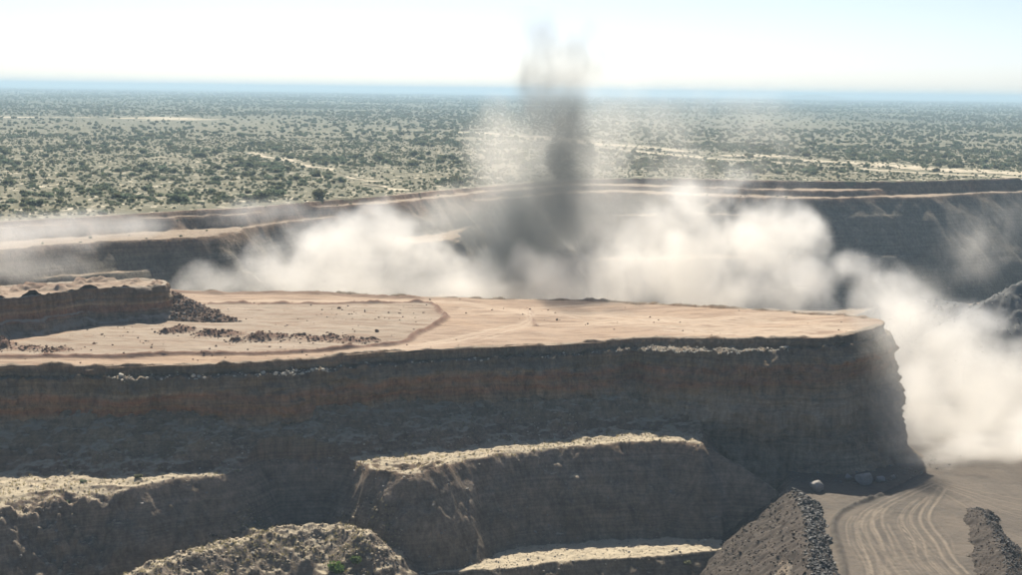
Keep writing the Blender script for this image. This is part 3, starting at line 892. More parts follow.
# ---------------------------------------------------------------- heaps of dumped rock
def heap(name, label, ridge, slope, box, step, body_mat, base, stones, rough=0.6, seed=1, category='rock heap'):
    """stones: list of (count, (size lo, hi), material, side chooser or None)"""
    x0, x1, y0, y1 = box
    xs = np.arange(x0, x1, step); ys = np.arange(y0, y1, step)
    X, Y = np.meshgrid(xs, ys, indexing='ij')
    def hgt(X, Y):
        w = fbm(X * 0.12, Y * 0.12, octaves=3, seed=seed) * 1.5
        return ridge_height(X + w, Y + w, ridge, slope) + fbm(X * 0.55, Y * 0.55, octaves=4, seed=seed + 1) * rough
    H = hgt(X, Y)
    B = base(X, Y)
    rx, ry = ridge[0][0], ridge[0][1]
    rz = float(base(np.array([rx]), np.array([ry]))[0])
    root = empty(name, (rx, ry, rz))
    tag(root, label, category)
    keep = H > B - 0.7
    cell = keep[:-1, :-1] & keep[1:, :-1] & keep[:-1, 1:] & keep[1:, 1:]
    n, m = X.shape
    idx = np.arange(n * m).reshape(n, m)
    f = np.stack([idx[:-1, :-1][cell], idx[1:, :-1][cell], idx[1:, 1:][cell], idx[:-1, 1:][cell]], -1)
    u = np.unique(f); rm = np.full(n * m, -1); rm[u] = np.arange(len(u))
    V = np.stack([X, Y, H], -1).reshape(-1, 3)[u] - np.array([rx, ry, rz])
    raw_mesh('heap_body', V, rm[f], body_mat, root)
    r = np.random.default_rng(seed + 5)
    for k, (cnt, (lo, hi), mat, side) in enumerate(stones):
        qx = r.uniform(x0, x1, cnt * 6); qy = r.uniform(y0, y1, cnt * 6)
        h = hgt(qx, qy)
        ok = h > base(qx, qy) - 0.05
        if side is not None:
            ok &= side(qx, qy, r.uniform(0, 1, len(qx)))
        qx, qy, h = qx[ok][:cnt], qy[ok][:cnt], h[ok][:cnt]
        sz = lo + (hi - lo) * r.uniform(0, 1, len(qx)) ** 3
        o = rubble_mesh('stones', np.stack([qx - rx, qy - ry, h - rz + sz * 0.1], -1), sz, mat, root, seed + 9 + k)
        o['kind'] = 'stuff'
    return root

def on(px, py, z):
    x, y = at(px, py, z)
    return (x, y, z)
fore_base = lambda X, Y: fore_height(X, Y)[0]

# dark ridge between the lower bench and the tracked floor
R1 = [on(795, 489, -53.5), on(802, 500, -52.0), on(808, 520, -51.2), on(812, 545, -51.0), on(815, 575, -51.0), on(812, 640, -51.2)]
def right_of_ridge(X, Y, u):
    xr = np.interp(-Y, [-q[1] for q in R1], [q[0] for q in R1])
    return X > xr - 0.8 + (u - 0.5) * 2.0
def left_of_ridge(X, Y, u):
    xr = np.interp(-Y, [-q[1] for q in R1], [q[0] for q in R1])
    return X < xr + (u - 0.5) * 2.0
heap('rubble_heap', 'long dark ridge of dumped rubble at the left edge of the tracked floor', R1, 0.82, (40, 96, 285, 410), 0.45, M_HEAP, fore_base,
     [(6500, (0.12, 0.85), M_DARK, right_of_ridge), (4200, (0.08, 0.6), M_HEAP, left_of_ridge), (90, (0.12, 0.3), M_PALE, None)], 0.5, 401)
# heap at the right edge of the frame
R2 = [on(974, 508, -54.3), on(981, 512, -52.8), on(994, 532, -51.6), on(1004, 556, -51.0), on(1012, 590, -50.8), on(1010, 640, -50)]
def right2(X, Y, u):
    xr = np.interp(-Y, [-q[1] for q in R2], [q[0] for q in R2])
    return X > xr + (u - 0.5) * 1.6
heap('rubble_heap', 'brown heap with a dark stony right flank at the lower right corner', R2, 0.70, (96, 158, 285, 392), 0.45, M_HEAP, fore_base,
     [(5000, (0.12, 0.5), M_DARK, right2), (2500, (0.1, 0.4), M_BROWN, None)], 0.55, 421)
# broken rock spilled from the end of the upper bench
def plat_base(X, Y):
    return np.full(np.shape(X), Z_PLAT + 0.1)
R3 = [on(168, 291, -11.5), on(185, 300, -14.0), on(203, 309, -16.6), on(222, 316, -18.4), on(238, 321, -19.6)]
heap('rubble_heap', 'tongue of broken brown rock spilled from the end of the upper bench', R3, 0.50, (-155, -74, 435, 525), 0.5, M_CLOD, plat_base,
     [(2600, (0.25, 1.1), M_CLOD, None), (700, (0.25, 0.9), M_GREY, None)], 0.7, 441)
# big grey dump slope at the right behind the dust
R4 = [tuple(at_dist(985, 302, 635)), tuple(at_dist(1012, 286, 640)), tuple(at_dist(1040, 272, 645)), tuple(at_dist(1130, 262, 655)), tuple(at_dist(1290, 255, 670))]
heap('spoil_slope', 'tall grey dump slope rising to the right edge behind the dust', R4, 0.72, (165, 330, 560, 720), 1.0, M_SPOIL, lambda X, Y: np.full(np.shape(X), -74.0),
     [(2600, (0.3, 1.0), M_SPOIL, None), (420, (0.25, 0.7), M_PALE, None)], 0.8, 461)
R5 = [tuple(at_dist(880, 306, 700)), tuple(at_dist(920, 299, 690)), tuple(at_dist(950, 301, 680)), tuple(at_dist(985, 306, 668)), tuple(at_dist(1020, 310, 660))]
heap('rubble_heap', 'low dark rubble ridge at the foot of the far wall behind the dust', R5, 0.6, (130, 290, 620, 740), 1.0, M_SPOIL, lambda X, Y: np.full(np.shape(X), -74.0),
     [(1500, (0.5, 1.6), M_SPOIL, None), (260, (0.4, 1.0), M_PALE, None)], 0.9, 481)

# ---------------------------------------------------------------- loose rocks one can point at
wv = np.zeros(len(ob_wall.data.vertices) * 3); ob_wall.data.vertices.foreach_get('co', wv)
wv = wv.reshape(len(WC), -1, 3)
LEDGE_ROW = 16
def ledge_at_px(px, row=LEDGE_ROW):
    """point of the wall ledge that stands in the direction px"""
    L = wv[:len(near) * 40, row]
    best = None
    tgt = (px - 511.0) / FPX
    front = [i for i in range(len(WC)) if WC[i][1] < 497 and WN[i][1] < 0.3]
    e = [abs(wv[i, row, 0] / (wv[i, row, 1] * 1.005) - tgt) for i in front]
    return wv[front[int(np.argmin(e))], row]
pale_px = [(116, 1.0), (142, .55), (158, .6), (190, .7), (196, .8), (202, .6), (232, .5), (244, .45), (261, .85), (274, .8), (282, .9), (287, .7), (295, .6), (300, .7), (306, .55), (310, .8), (314, .6), (322, .75), (326, .7), (334, .5), (366, .6),
           (395, .4), (412, .45), (470, .5), (476, .6), (482, .55), (490, .6), (566, .5), (615, .45)]
for i, (px, s) in enumerate(pale_px):
    row = 15 + (i * 7) % 4
    c = ledge_at_px(px, row)
    boulder('rock', c, s * 0.95, M_PALE, 'pale sunlit rock under the plateau rim, ' + ('left of the dense rock row' if px < 250 else 'in the dense rock row' if px < 345 else 'right of the dense rock row'), 'rock', 'pale ledge rocks ' + ('left' if px < 250 else 'middle' if px < 345 else 'right'), sink=0.2)
# fine pale rubble of the same ledge
rp, rs = [], []
for px in np.concatenate([RNG.uniform(640, 792, 420), RNG.uniform(250, 340, 110), RNG.uniform(100, 250, 70), RNG.uniform(340, 640, 50)]):
    c = ledge_at_px(px, int(RNG.integers(14, 19)))
    rp.append(c + np.array([0, 0, 0.08])); rs.append(RNG.uniform(0.14, 0.5))
tag(rubble_mesh('rubble', np.array(rp), np.array(rs), M_PALE, seed=77), 'pale stones strewn along the wall ledge', kind='stuff')

# dark clods on the plateau
clods = [(94, 346, .62), (339, 310, .7), (311, 307, .4), (365, 314, .4), (377, 334, .9), (304, 337, .85), (350, 347, .85), (315, 343, .7), (557, 320, .6), (530, 311, .5), (281, 343, .5), (322, 311, .4), (403, 318, .4), (216, 348, .5), (650, 317, .4), (268, 336, .5), (430, 300, .5)]
for px, py, s in clods:
    x, y = at_plat(px, py)
    z = plateau_height(np.array([x]), np.array([y]))[0][0]
    boulder('rock', (x, y, z), s, M_CLOD, 'small dark clod lying alone on the sandy plateau top', 'rock', 'clods on the plateau', sink=0.2)
# broken stones over the dug-over left half of the plateau and sparse ones elsewhere
r_ = np.random.default_rng(91)
sx = np.concatenate([r_.uniform(-150, -30, 1500), r_.uniform(-150, 110, 500)]); sy = np.concatenate([r_.uniform(400, 520, 1500), r_.uniform(400, 540, 500)])
okk = (sd_poly(sx, sy, PLAT_POLY) < -3) & ((vnoise(sx * 0.08, sy * 0.12, seed=92) > 0.05) | (np.arange(len(sx)) >= 1500))
sx, sy = sx[okk], sy[okk]
sz = 0.08 + 0.5 * r_.uniform(0, 1, len(sx)) ** 5
tag(rubble_mesh('rubble', np.stack([sx, sy, plateau_height(sx, sy)[0] + sz * 0.2], -1), sz, M_CLOD, seed=93), 'small brown stones strewn over the plateau top', kind='stuff')
px_, py_ = [], []
for (a_, b_, rr, hh_, st_) in piles:
    cx, cyy = at_plat(a_, b_)
    n_ = int(60 * rr)
    px_.append(cx + r_.normal(0, rr * st_ * 0.6, n_)); py_.append(cyy + r_.normal(0, rr * 1.0, n_))
px_ = np.concatenate(px_); py_ = np.concatenate(py_)
sz = 0.15 + 0.55 * r_.uniform(0, 1, len(px_)) ** 3
tag(rubble_mesh('rubble', np.stack([px_, py_, plateau_height(px_, py_)[0] + sz * 0.2], -1), sz, M_CLOD, seed=94), 'dark clods on the little piles at the left of the plateau', kind='stuff')
# big boulders at the foot of the wall
for px, py, s, lab in [(864, 484, 2.9, 'largest grey boulder at the foot of the wall by the tracked floor'), (816, 491, 2.3, 'grey boulder at the top end of the dark rubble ridge'),
                       (880, 482, 1.5, 'small boulder just right of the largest boulder at the wall foot'), (848, 480, 1.3, 'low grey boulder left of the largest boulder under the wall'), (893, 479, 0.9, 'smallest flat boulder near the corner of the wall foot')]:
    x, y = at(px, py, -55.0)
    boulder('boulder', (x, y, fore_z(x, y) + 0.4), s, M_BOULDER, lab, 'boulder', 'boulders at the wall foot', sink=0.1, flat=0.85)
for px, py, z, s in [(209, 545, -62, 0.55), (253, 560, -63, 0.5), (740, 541, -69.5, 0.6), (705, 540, -69.5, .4)]:
    x, y = at(px, py, z)
    boulder('rock', (x, y, fore_z(x, y)), s, M_PALE if s != 0.6 else M_GREY,
            {209: 'single white rock left of the rubbly mound', 253: 'white rock on the front of the rubbly mound', 740: 'grey rock at the right end of the lowest sunlit bench', 705: 'pale rock on the lowest sunlit bench'}[px], 'rock', None, sink=0.2)

# stones along the wall foot, on the sunlit rims and on the mound
def scatter_fore(n, box, cond, lo, hi, mat, name, label, seed):
    r = np.random.default_rng(seed)
    x = r.uniform(box[0], box[1], n); y = r.uniform(box[2], box[3], n)
    h, isfl, _ = fore_height(x, y)
    ok = cond(x, y, h, isfl)
    x, y, h = x[ok], y[ok], h[ok]
    s = lo + (hi - lo) * r.uniform(0, 1, len(x)) ** 4
    return tag(rubble_mesh(name, np.stack([x, y, h + s * 0.15], -1), s, mat, seed=seed), label, kind='stuff')
sdB1 = lambda x, y: sd_poly(x, y, B1)
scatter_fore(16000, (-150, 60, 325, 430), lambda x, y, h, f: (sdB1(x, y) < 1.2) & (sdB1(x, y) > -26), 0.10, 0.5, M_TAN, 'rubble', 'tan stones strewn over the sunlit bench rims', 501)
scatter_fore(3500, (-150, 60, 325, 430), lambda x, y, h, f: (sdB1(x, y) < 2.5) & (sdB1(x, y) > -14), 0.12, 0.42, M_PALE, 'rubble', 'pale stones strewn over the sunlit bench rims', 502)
scatter_fore(9000, (-115, -25, 325, 392), lambda x, y, h, f: (seg_dist(x, y, mound) < 12) & (h > -69), 0.12, 0.65, M_TAN, 'rubble', 'tan stones over the rubbly mound at the lower left', 503)
scatter_fore(5000, (-115, -25, 325, 392), lambda x, y, h, f: (seg_dist(x, y, mound) < 12) & (h > -70), 0.12, 0.6, M_BROWN, 'rubble', 'brown stones over the rubbly mound at the lower left', 504)
scatter_fore(5000, (-28, 68, 350, 398), lambda x, y, h, f: (h > -70.3) & (h < -68.5), 0.08, 0.36, M_TAN, 'rubble', 'tan stones over the lowest sunlit bench', 505)
scatter_fore(1500, (72, 150, 375, 450), lambda x, y, h, f: (h > -56.5) & (seg_dist(x, y, near) < 26), 0.15, 0.7, M_GREY, 'rubble', 'grey stones along the foot of the wall', 506)
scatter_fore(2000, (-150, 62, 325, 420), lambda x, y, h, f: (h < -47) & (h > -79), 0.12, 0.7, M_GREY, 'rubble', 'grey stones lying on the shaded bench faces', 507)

scatter_fore(9000, (30, 84, 300, 412), lambda x, y, h, f: (h > -69.5) & (sd_poly(x, y, BF) < 16) & (x < np.interp(-y, [-q[1] for q in R1], [q[0] for q in R1]) - 2) & (y < 402), 0.10, 0.6, M_HEAP, 'rubble', 'brown rubble on the flank below the dark ridge', 508)

# dry grass on the sunlit rims
def grass(n, box, cond, name, label, mat, seed, h0=0.35, h1=0.9):
    r = np.random.default_rng(seed)
    x = r.uniform(box[0], box[1], n); y = r.uniform(box[2], box[3], n)
    h, isfl, _ = fore_height(x, y)
    ok = cond(x, y, h) & (vnoise(x * 0.25, y * 0.25, seed=seed) > -0.1)
    x, y, h = x[ok], y[ok], h[ok]
    V, F = [], []
    k = 0
    B = 7
    n = len(x)
    a = r.uniform(0, 6.283, (n, B)); L = r.uniform(h0, h1, (n, 1)) * r.uniform(.6, 1, (n, B)); lean = r.uniform(0.1, 0.6, (n, B)) * L
    bx = x[:, None] + r.uniform(-.25, .25, (n, B)); by = y[:, None] + r.uniform(-.25, .25, (n, B)); bz = h[:, None] - 0.05 + 0 * a
    wdt = 0.06
    p0 = np.stack([bx - np.sin(a) * wdt, by + np.cos(a) * wdt, bz], -1); p1 = np.stack([bx + np.sin(a) * wdt, by - np.cos(a) * wdt, bz], -1)
    p2 = np.stack([bx + np.cos(a) * lean, by + np.sin(a) * lean, bz + L], -1)
    V = np.stack([p0, p1, p2], 2).reshape(-1, 3)
    return tag(raw_mesh(name, V, np.arange(len(V)).reshape(-1, 3), mat), label, kind='stuff')
grass(9000, (-150, 60, 325, 430), lambda x, y, h: (sdB1(x, y) < 1.0) & (sdB1(x, y) > -22), 'dry_grass', 'dry yellow grass on the sunlit bench rims', M_STRAW, 511)
grass(9000, (-115, -25, 325, 392), lambda x, y, h: (seg_dist(x, y, mound) < 11) & (h > -69), 'dry_grass', 'dry yellow grass on the rubbly mound', M_STRAW, 512)

# ---------------------------------------------------------------- bushes
def crown_mesh(name, seed, mat, nleaf=230, wide=1.0, tall=0.72, leaf=0.26):
    """leaf clumps spread through a few lobes; about 1 m radius, base at 0"""
    r = np.random.default_rng(seed)
    lobes = [(r.uniform(-.55, .55) * wide, r.uniform(-.55, .55) * wide, r.uniform(.45, .95) * tall, r.uniform(.32, .55)) for _ in range(6)]
    lobes.append((0, 0, 0.7 * tall, 0.6))
    V = []; F = []
    for i in range(nleaf):
        lx, ly, lz, lr = lobes[r.integers(len(lobes))]
        d = r.normal(size=3); d /= np.linalg.norm(d)
        d *= lr * r.uniform(0.55, 1.08)
        c = np.array([lx + d[0], ly + d[1], max(0.06, lz + d[2] * 0.8)])
        u = r.normal(size=3); u /= np.linalg.norm(u)
        w = np.cross(u, r.normal(size=3)); w /= np.linalg.norm(w)
        s = leaf * r.uniform(0.5, 1.15)
        k = len(V)
        V += [c - u * s - w * s * .2, c - w * s * .7, c + u * s, c + w * s * .75]
        F.append((k, k + 1, k + 2, k + 3))
    o = raw_mesh(name, np.array(V), np.array(F), mat, smooth_shade=False)
    return o

def trunk_mesh(name, seed):
    r = np.random.default_rng(seed)
    bm = bmesh.new()
    def limb(p, q, r0, r1):
        d = (q - p); L = d.length
        m = Matrix.Translation((p + q) / 2) @ d.to_track_quat('Z', 'Y').to_matrix().to_4x4()
        bmesh.ops.create_cone(bm, cap_ends=True, segments=5, radius1=r0, radius2=r1, depth=L, matrix=m)
    for k in range(4):
        a = k * 1.6 + r.uniform(-.3, .3)
        mid = Vector((math.cos(a) * .14, math.sin(a) * .14, .28)); end = Vector((math.cos(a) * .5, math.sin(a) * .5, r.uniform(.5, .75)))
        limb(Vector((math.cos(a) * .03, math.sin(a) * .03, -.06)), mid, .05, .035); limb(mid, end, .035, .012)
    me = bpy.data.meshes.new(name); bm.to_mesh(me); bm.free()
    me.materials.append(M_BARK)
    o = bpy.data.objects.new(name, me); COL.objects.link(o)
    return o

def veld_clear(x, y):
    """True where no bush grows: tracks and cleared strips"""
    c = np.zeros(np.shape(x), bool)
    for line, w in CLEAR:
        c |= seg_dist(x, y, line) < w
    return c & (np.random.default_rng(5).uniform(0, 1, np.shape(x)) < 0.8)
def vp(l):
    return smooth_line(pts(l, 0.0), 4)
strip_right = vp([(520, 136), (600, 143), (660, 149), (720, 153), (800, 158.5), (880, 164), (960, 170), (1040, 176)])
strip_right2 = vp([(600, 147), (660, 153.5), (730, 159), (800, 164), (870, 168.5), (950, 174), (1022, 177)])
strip_left = vp([(372, 182), (345, 176), (325, 169), (300, 163), (270, 157), (250, 152)])
strip_mid = vp([(380, 128.5), (440, 131), (500, 134), (560, 139)])
road_spur = vp([(393, 191.5), (384, 187), (374, 185.5), (360, 184)])
strip_top = vp([(-60, 116), (0, 116.5), (60, 117), (130, 118), (200, 120)])
CLEAR = [(strip_right, 32.0), (strip_right2, 16.0), (strip_left, 10.0), (strip_mid, 26.0), (road_spur, 9.0), (strip_top, 130.0)]

def track_material():
    t = NT('track_sand')
    p = t.pos()
    f = t.noise(p, 0.12, 5, 0.65)
    c = t.mix(t.ramp(f, [(0.4, 0.0), (0.6, 1.0)]), (0.52, 0.45, 0.34), (0.30, 0.27, 0.18))
    return t.finish(c, 0.97, f, 0.4, 0.3)
M_TRACK = track_material()
def ribbon(name, line, width, label, seed, mat=M_TRACK, z=0.9, gaps=0.0):
    C = resample(line, 3.0)
    T = np.gradient(C, axis=0); T /= np.linalg.norm(T, axis=1)[:, None]
    N = np.stack([-T[:, 1], T[:, 0]], 1)
    s = np.arange(len(C)) * 3.0
    wl = width * (0.6 + 1.2 * vnoise(s * 0.02, 0 * s, seed=seed) + 0.5 * vnoise(s * 0.12, 0 * s + 5, seed=seed + 1))
    wr = width * (0.6 + 1.2 * vnoise(s * 0.02, 0 * s + 9, seed=seed + 2) + 0.5 * vnoise(s * 0.12, 0 * s + 14, seed=seed + 3))
    wl = np.maximum(wl, 0.15); wr = np.maximum(wr, 0.15)
    Pp = np.stack([np.concatenate([(C + N * wl[:, None])[:, None], C[:, None], (C - N * wr[:, None])[:, None]], 1)], 0)[0]
    Hh = np.where(Pp[..., 1] < FAR_BACK - 2, np.maximum(0, 0.5 * fbm(Pp[..., 0] * 0.03, Pp[..., 1] * 0.03, octaves=3, seed=16)) + 0.06, -0.3)
    return tag(grid_mesh(name, np.concatenate([Pp, Hh[..., None]], -1), mat), label, kind='structure')
ribbon('path', strip_right, 28.0, 'pale cleared strip across the plain above the far wall', 601)
ribbon('path', strip_right2, 11.0, 'second pale strip in front of the cleared strip', 611)
ribbon('path', strip_left, 8.0, 'pale sand track winding through the bushes at the left', 621)
ribbon('path', strip_mid, 18.0, 'pale strip crossing the plain behind the dust column', 631)
ribbon('path', road_spur, 7.0, 'orange sand road reaching the pit rim', 641)
ribbon('path', strip_top, 70.0, 'far pale clearing at the left of the plain', 651)

VAR = []
for k in range(6):
    VAR.append((crown_mesh('crown', 700 + k, M_LEAF, 240, 1.0 + 0.15 * (k % 3), [0.75, 0.6, 0.9, 0.7, 1.05, 0.65][k], 0.25), trunk_mesh('trunk', 720 + k)))

def veld_points(n, y0, y1, dens_seed, rng):
    """points of the visible wedge of the plain"""
    u = rng.uniform(0, 1, n)
    y = np.sqrt(y0 * y0 + u * (y1 * y1 - y0 * y0))
    x = y * rng.uniform(-0.42, 0.42, n)
    return x, y
rng = np.random.default_rng(33)
x, y = veld_points(15000, 585, 1900, 1, rng)
dn = fbm(x * 0.012, y * 0.012, octaves=3, seed=801) * 0.6 + fbm(x * 0.055, y * 0.03, octaves=2, seed=802) * 0.5
keep = (rng.uniform(0, 1, len(x)) < np.clip(0.36 + dn * 1.9, 0.04, 1.0)) & ~veld_clear(x, y)
sdr = sd_poly(x, y, FAR_SHELVES[0][1])
keep &= sdr < -6
# open grass belt along the right rim
belt = (x > 20) & (sdr > -95)
keep &= ~(belt & (rng.uniform(0, 1, len(x)) < 0.72))
x, y = x[keep], y[keep]
size = 1.15 + 2.1 * rng.uniform(0, 1, len(x)) ** 2.6
big = rng.uniform(0, 1, len(x)) < 0.05
size = np.where(big, rng.uniform(3.3, 4.8, len(x)), size)
def ground_z(x, y):
    return np.where(y < FAR_BACK, 0.5 * fbm(x * 0.03, y * 0.03, octaves=3, seed=16), -0.4)
z = ground_z(x, y) - 0.05
# the 300 that show largest are things of their own
inframe = np.abs(x / y) < 0.372
score = np.where(inframe, size / y, 0)
order = np.argsort(-score)
top = order[:290]; rest = order[290:]
first = {}
for i in top:
    k = int(rng.integers(6))
    crown0, trunk0 = VAR[k]
    root = empty('bush', (x[i], y[i], z[i]))
    s = size[i]
    root.scale = (s * rng.uniform(.9, 1.2), s * rng.uniform(.9, 1.2), s * rng.uniform(.8, 1.05))
    root.rotation_euler = (0, 0, rng.uniform(0, 6.28))
    big_one = s > 3.2
    look = 'large dark bush' if big_one else 'grey green bush'
    pxx = 511 + x[i] / y[i] * FPX
    if seg_dist(x[i], y[i], strip_left) < 28: where = 'beside the winding pale track at the left'
    elif seg_dist(x[i], y[i], road_spur) < 30: where = 'beside the orange road at the pit rim'
    elif min(seg_dist(x[i], y[i], strip_right), seg_dist(x[i], y[i], strip_right2)) < 45: where = 'beside the pale cleared strip at the right'
    elif sd_poly(x[i], y[i], FAR_SHELVES[0][1]) > -45: where = 'near the pit rim ' + ('above the upper bench' if pxx < 230 else 'between the upper bench and the dark column' if pxx < 560 else 'above the far right wall')
    else: where = 'out on the plain ' + ('above the upper bench' if pxx < 230 else 'between the upper bench and the dark column' if pxx < 560 else 'right of the dark column')
    lab = look + ' ' + where
    grp = lab
    tag(root, lab, 'bush', grp)
    if k not in first:
        first[k] = True
        c, t_ = crown0, trunk0
    else:
        c = crown0.copy(); COL.objects.link(c)
        t_ = trunk0.copy(); COL.objects.link(t_)
    c.parent = root; t_.parent = root

# all smaller and farther bushes: one mass
def far_bushes():
    X1, Y1, S1 = [x[rest]], [y[rest]], [size[rest]]
    r = np.random.default_rng(44)
    for (a, b, n, lo, hi) in [(1900, 3200, 11000, 1.4, 4.0), (3200, 5500, 14000, 2.0, 5.0), (5500, 9000, 14000, 3.0, 7.0), (9000, 17000, 12000, 5.0, 11.0)]:
        xx, yy = veld_points(n, a, b, 2, r)
        d2 = fbm(xx * 0.0035, yy * 0.0018, octaves=4, seed=811)
        kk = (r.uniform(0, 1, n) < np.clip(0.62 + d2 * 0.9, 0.15, 1)) & ~veld_clear(xx, yy)
        X1.append(xx[kk]); Y1.append(yy[kk]); S1.append(lo + (hi - lo) * r.uniform(0, 1, kk.sum()) ** 2)
    # low scrub between the bushes near the rim
    xx, yy = veld_points(42000, 585, 1700, 3, r)
    kk = (sd_poly(xx, yy, FAR_SHELVES[0][1]) < -3) & ~veld_clear(xx, yy) & (r.uniform(0, 1, len(xx)) < np.clip(0.55 + fbm(xx * .03, yy * .03, seed=815) * .6, .05, 1))
    X1.append(xx[kk]); Y1.append(yy[kk]); S1.append(r.uniform(0.45, 1.25, kk.sum()))
    # a few tufts on the ledges under the rim
    xx = r.uniform(-320, 420, 2600); yy = r.uniform(560, 960, 2600)
    s0 = sd_poly(xx, yy, FAR_SHELVES[0][1]); s2 = sd_poly(xx, yy, FAR_SHELVES[2][1])
    kk = (s0 > 1.0) & (s2 < -1) & (r.uniform(0, 1, len(xx)) < 0.35)
    lx, ly = xx[kk], yy[kk]
    lz = far_height(lx, ly)
    XX = np.concatenate(X1); YY = np.concatenate(Y1); SS = np.concatenate(S1)
    ZZ = ground_z(XX, YY) - 0.05
    XX = np.concatenate([XX, lx]); YY = np.concatenate([YY, ly]); ZZ = np.concatenate([ZZ, lz - .05]); SS = np.concatenate([SS, r.uniform(.4, .9, len(lx))])
    n = len(XX)
    me = bpy.data.meshes.new('scrub')
    me.vertices.add(n); me.vertices.foreach_set('co', np.stack([XX, YY, ZZ], -1).astype(np.float32).ravel())
    for nm, tp, dat in (('size', 'FLOAT', SS), ('spin', 'FLOAT', r.uniform(0, 6.28, n)), ('variant', 'INT', r.integers(0, 6, n))):
        a = me.attributes.new(nm, tp, 'POINT')
        a.data.foreach_set('value', dat.astype(np.float32 if tp == 'FLOAT' else np.int32))
    o = bpy.data.objects.new('scrub', me); COL.objects.link(o)
    tag(o, 'scrub of countless bushes covering the plain out to the horizon', kind='stuff')
    ng = bpy.data.node_groups.new('scrub_nodes', 'GeometryNodeTree')
    ng.interface.new_socket('Geometry', in_out='INPUT', socket_type='NodeSocketGeometry')
    ng.interface.new_socket('Geometry', in_out='OUTPUT', socket_type='NodeSocketGeometry')
    N = ng.nodes.new; Lk = ng.links.new
    gi = N('NodeGroupInput'); go = N('NodeGroupOutput')
    m2p = N('GeometryNodeMeshToPoints'); Lk(gi.outputs[0], m2p.inputs[0])
    iop = N('GeometryNodeInstanceOnPoints'); Lk(m2p.outputs[0], iop.inputs['Points'])
    g2i = N('GeometryNodeGeometryToInstance')
    for c, t_ in reversed(VAR):
        oi = N('GeometryNodeObjectInfo'); oi.transform_space = 'ORIGINAL'
        oi.inputs['Object'].default_value = c
        Lk(oi.outputs['Geometry'], g2i.inputs[0])
        # each crown becomes one instance of the list
    ng.nodes.remove(g2i)
    jn = N('GeometryNodeJoinGeometry')
    for nd in [q for q in ng.nodes if q.bl_idname == 'GeometryNodeObjectInfo']:
        gg = N('GeometryNodeGeometryToInstance'); Lk(nd.outputs['Geometry'], gg.inputs[0]); Lk(gg.outputs[0], jn.inputs[0])
    Lk(jn.outputs[0], iop.inputs['Instance'])
    iop.inputs['Pick Instance'].default_value = True
    def named(nm, dt):
        a = N('GeometryNodeInputNamedAttribute'); a.data_type = dt; a.inputs['Name'].default_value = nm
        return a.outputs['Attribute']
    Lk(named('variant', 'INT'), iop.inputs['Instance Index'])
    cx = N('ShaderNodeCombineXYZ'); Lk(named('spin', 'FLOAT'), cx.inputs['Z'])
    Lk(cx.outputs[0], iop.inputs['Rotation'])
    Lk(named('size', 'FLOAT'), iop.inputs['Scale'])
    Lk(iop.outputs[0], go.inputs[0])
    md = o.modifiers.new('scrub', 'NODES'); md.node_group = ng
far_bushes()

# green shrubs at the bottom edge and a few on the benches
for k, (px, py, zz, s, m, lab) in enumerate([
        (334, 567, -64.5, 3.0, M_LEAF_GREEN, 'fresh green shrub on the front of the rubbly mound'),
        (356, 570, -65.5, 2.3, M_LEAF_GREEN, 'smaller green shrub right of the fresh green shrub on the mound'),
        (302, 562, -63.0, 1.3, M_LEAF_GREEN, 'little green tuft left of the fresh green shrub on the mound'),
        (83, 482, -46.0, 1.1, M_LEAF, 'olive shrub in the middle of the left sunlit bench'),
        (138, 480, -46.0, 1.3, M_LEAF, 'olive shrub near the lip of the left sunlit bench'),
        (66, 492, -46.0, 1.0, M_LEAF, 'olive shrub at the front lip of the left sunlit bench'),
        (688, 571, -74.0, 1.5, M_LEAF, 'dim shrub in the shade below the lowest sunlit bench')]):
    sx, sy = at(px, py, zz)
    gz = fore_z(sx, sy)
    root = empty('shrub', (sx, sy, gz - 0.05))
    c = crown_mesh('crown', 760 + k, m, 300, 1.1, 0.7, 0.2); t_ = trunk_mesh('trunk', 770 + k)
    c.parent = root; t_.parent = root
    root.scale = (s, s, s * 0.9)
    tag(root, lab, 'shrub')

# ---------------------------------------------------------------- dust and haze
def dust_material(name, colour, dens, aniso, absorb=None):
    t = NT(name)
    v = t.n('ShaderNodeVolumePrincipled')
    v.inputs['Color'].default_value = (*colour, 1)
    v.inputs['Density'].default_value = dens
    v.inputs['Anisotropy'].default_value = aniso
    v.inputs['Density Attribute'].default_value = 'density'
    if absorb:
        v.inputs['Absorption Color'].default_value = (*absorb, 1)
    t.l(v.outputs[0], t.out.inputs['Volume'])
    return t.mat

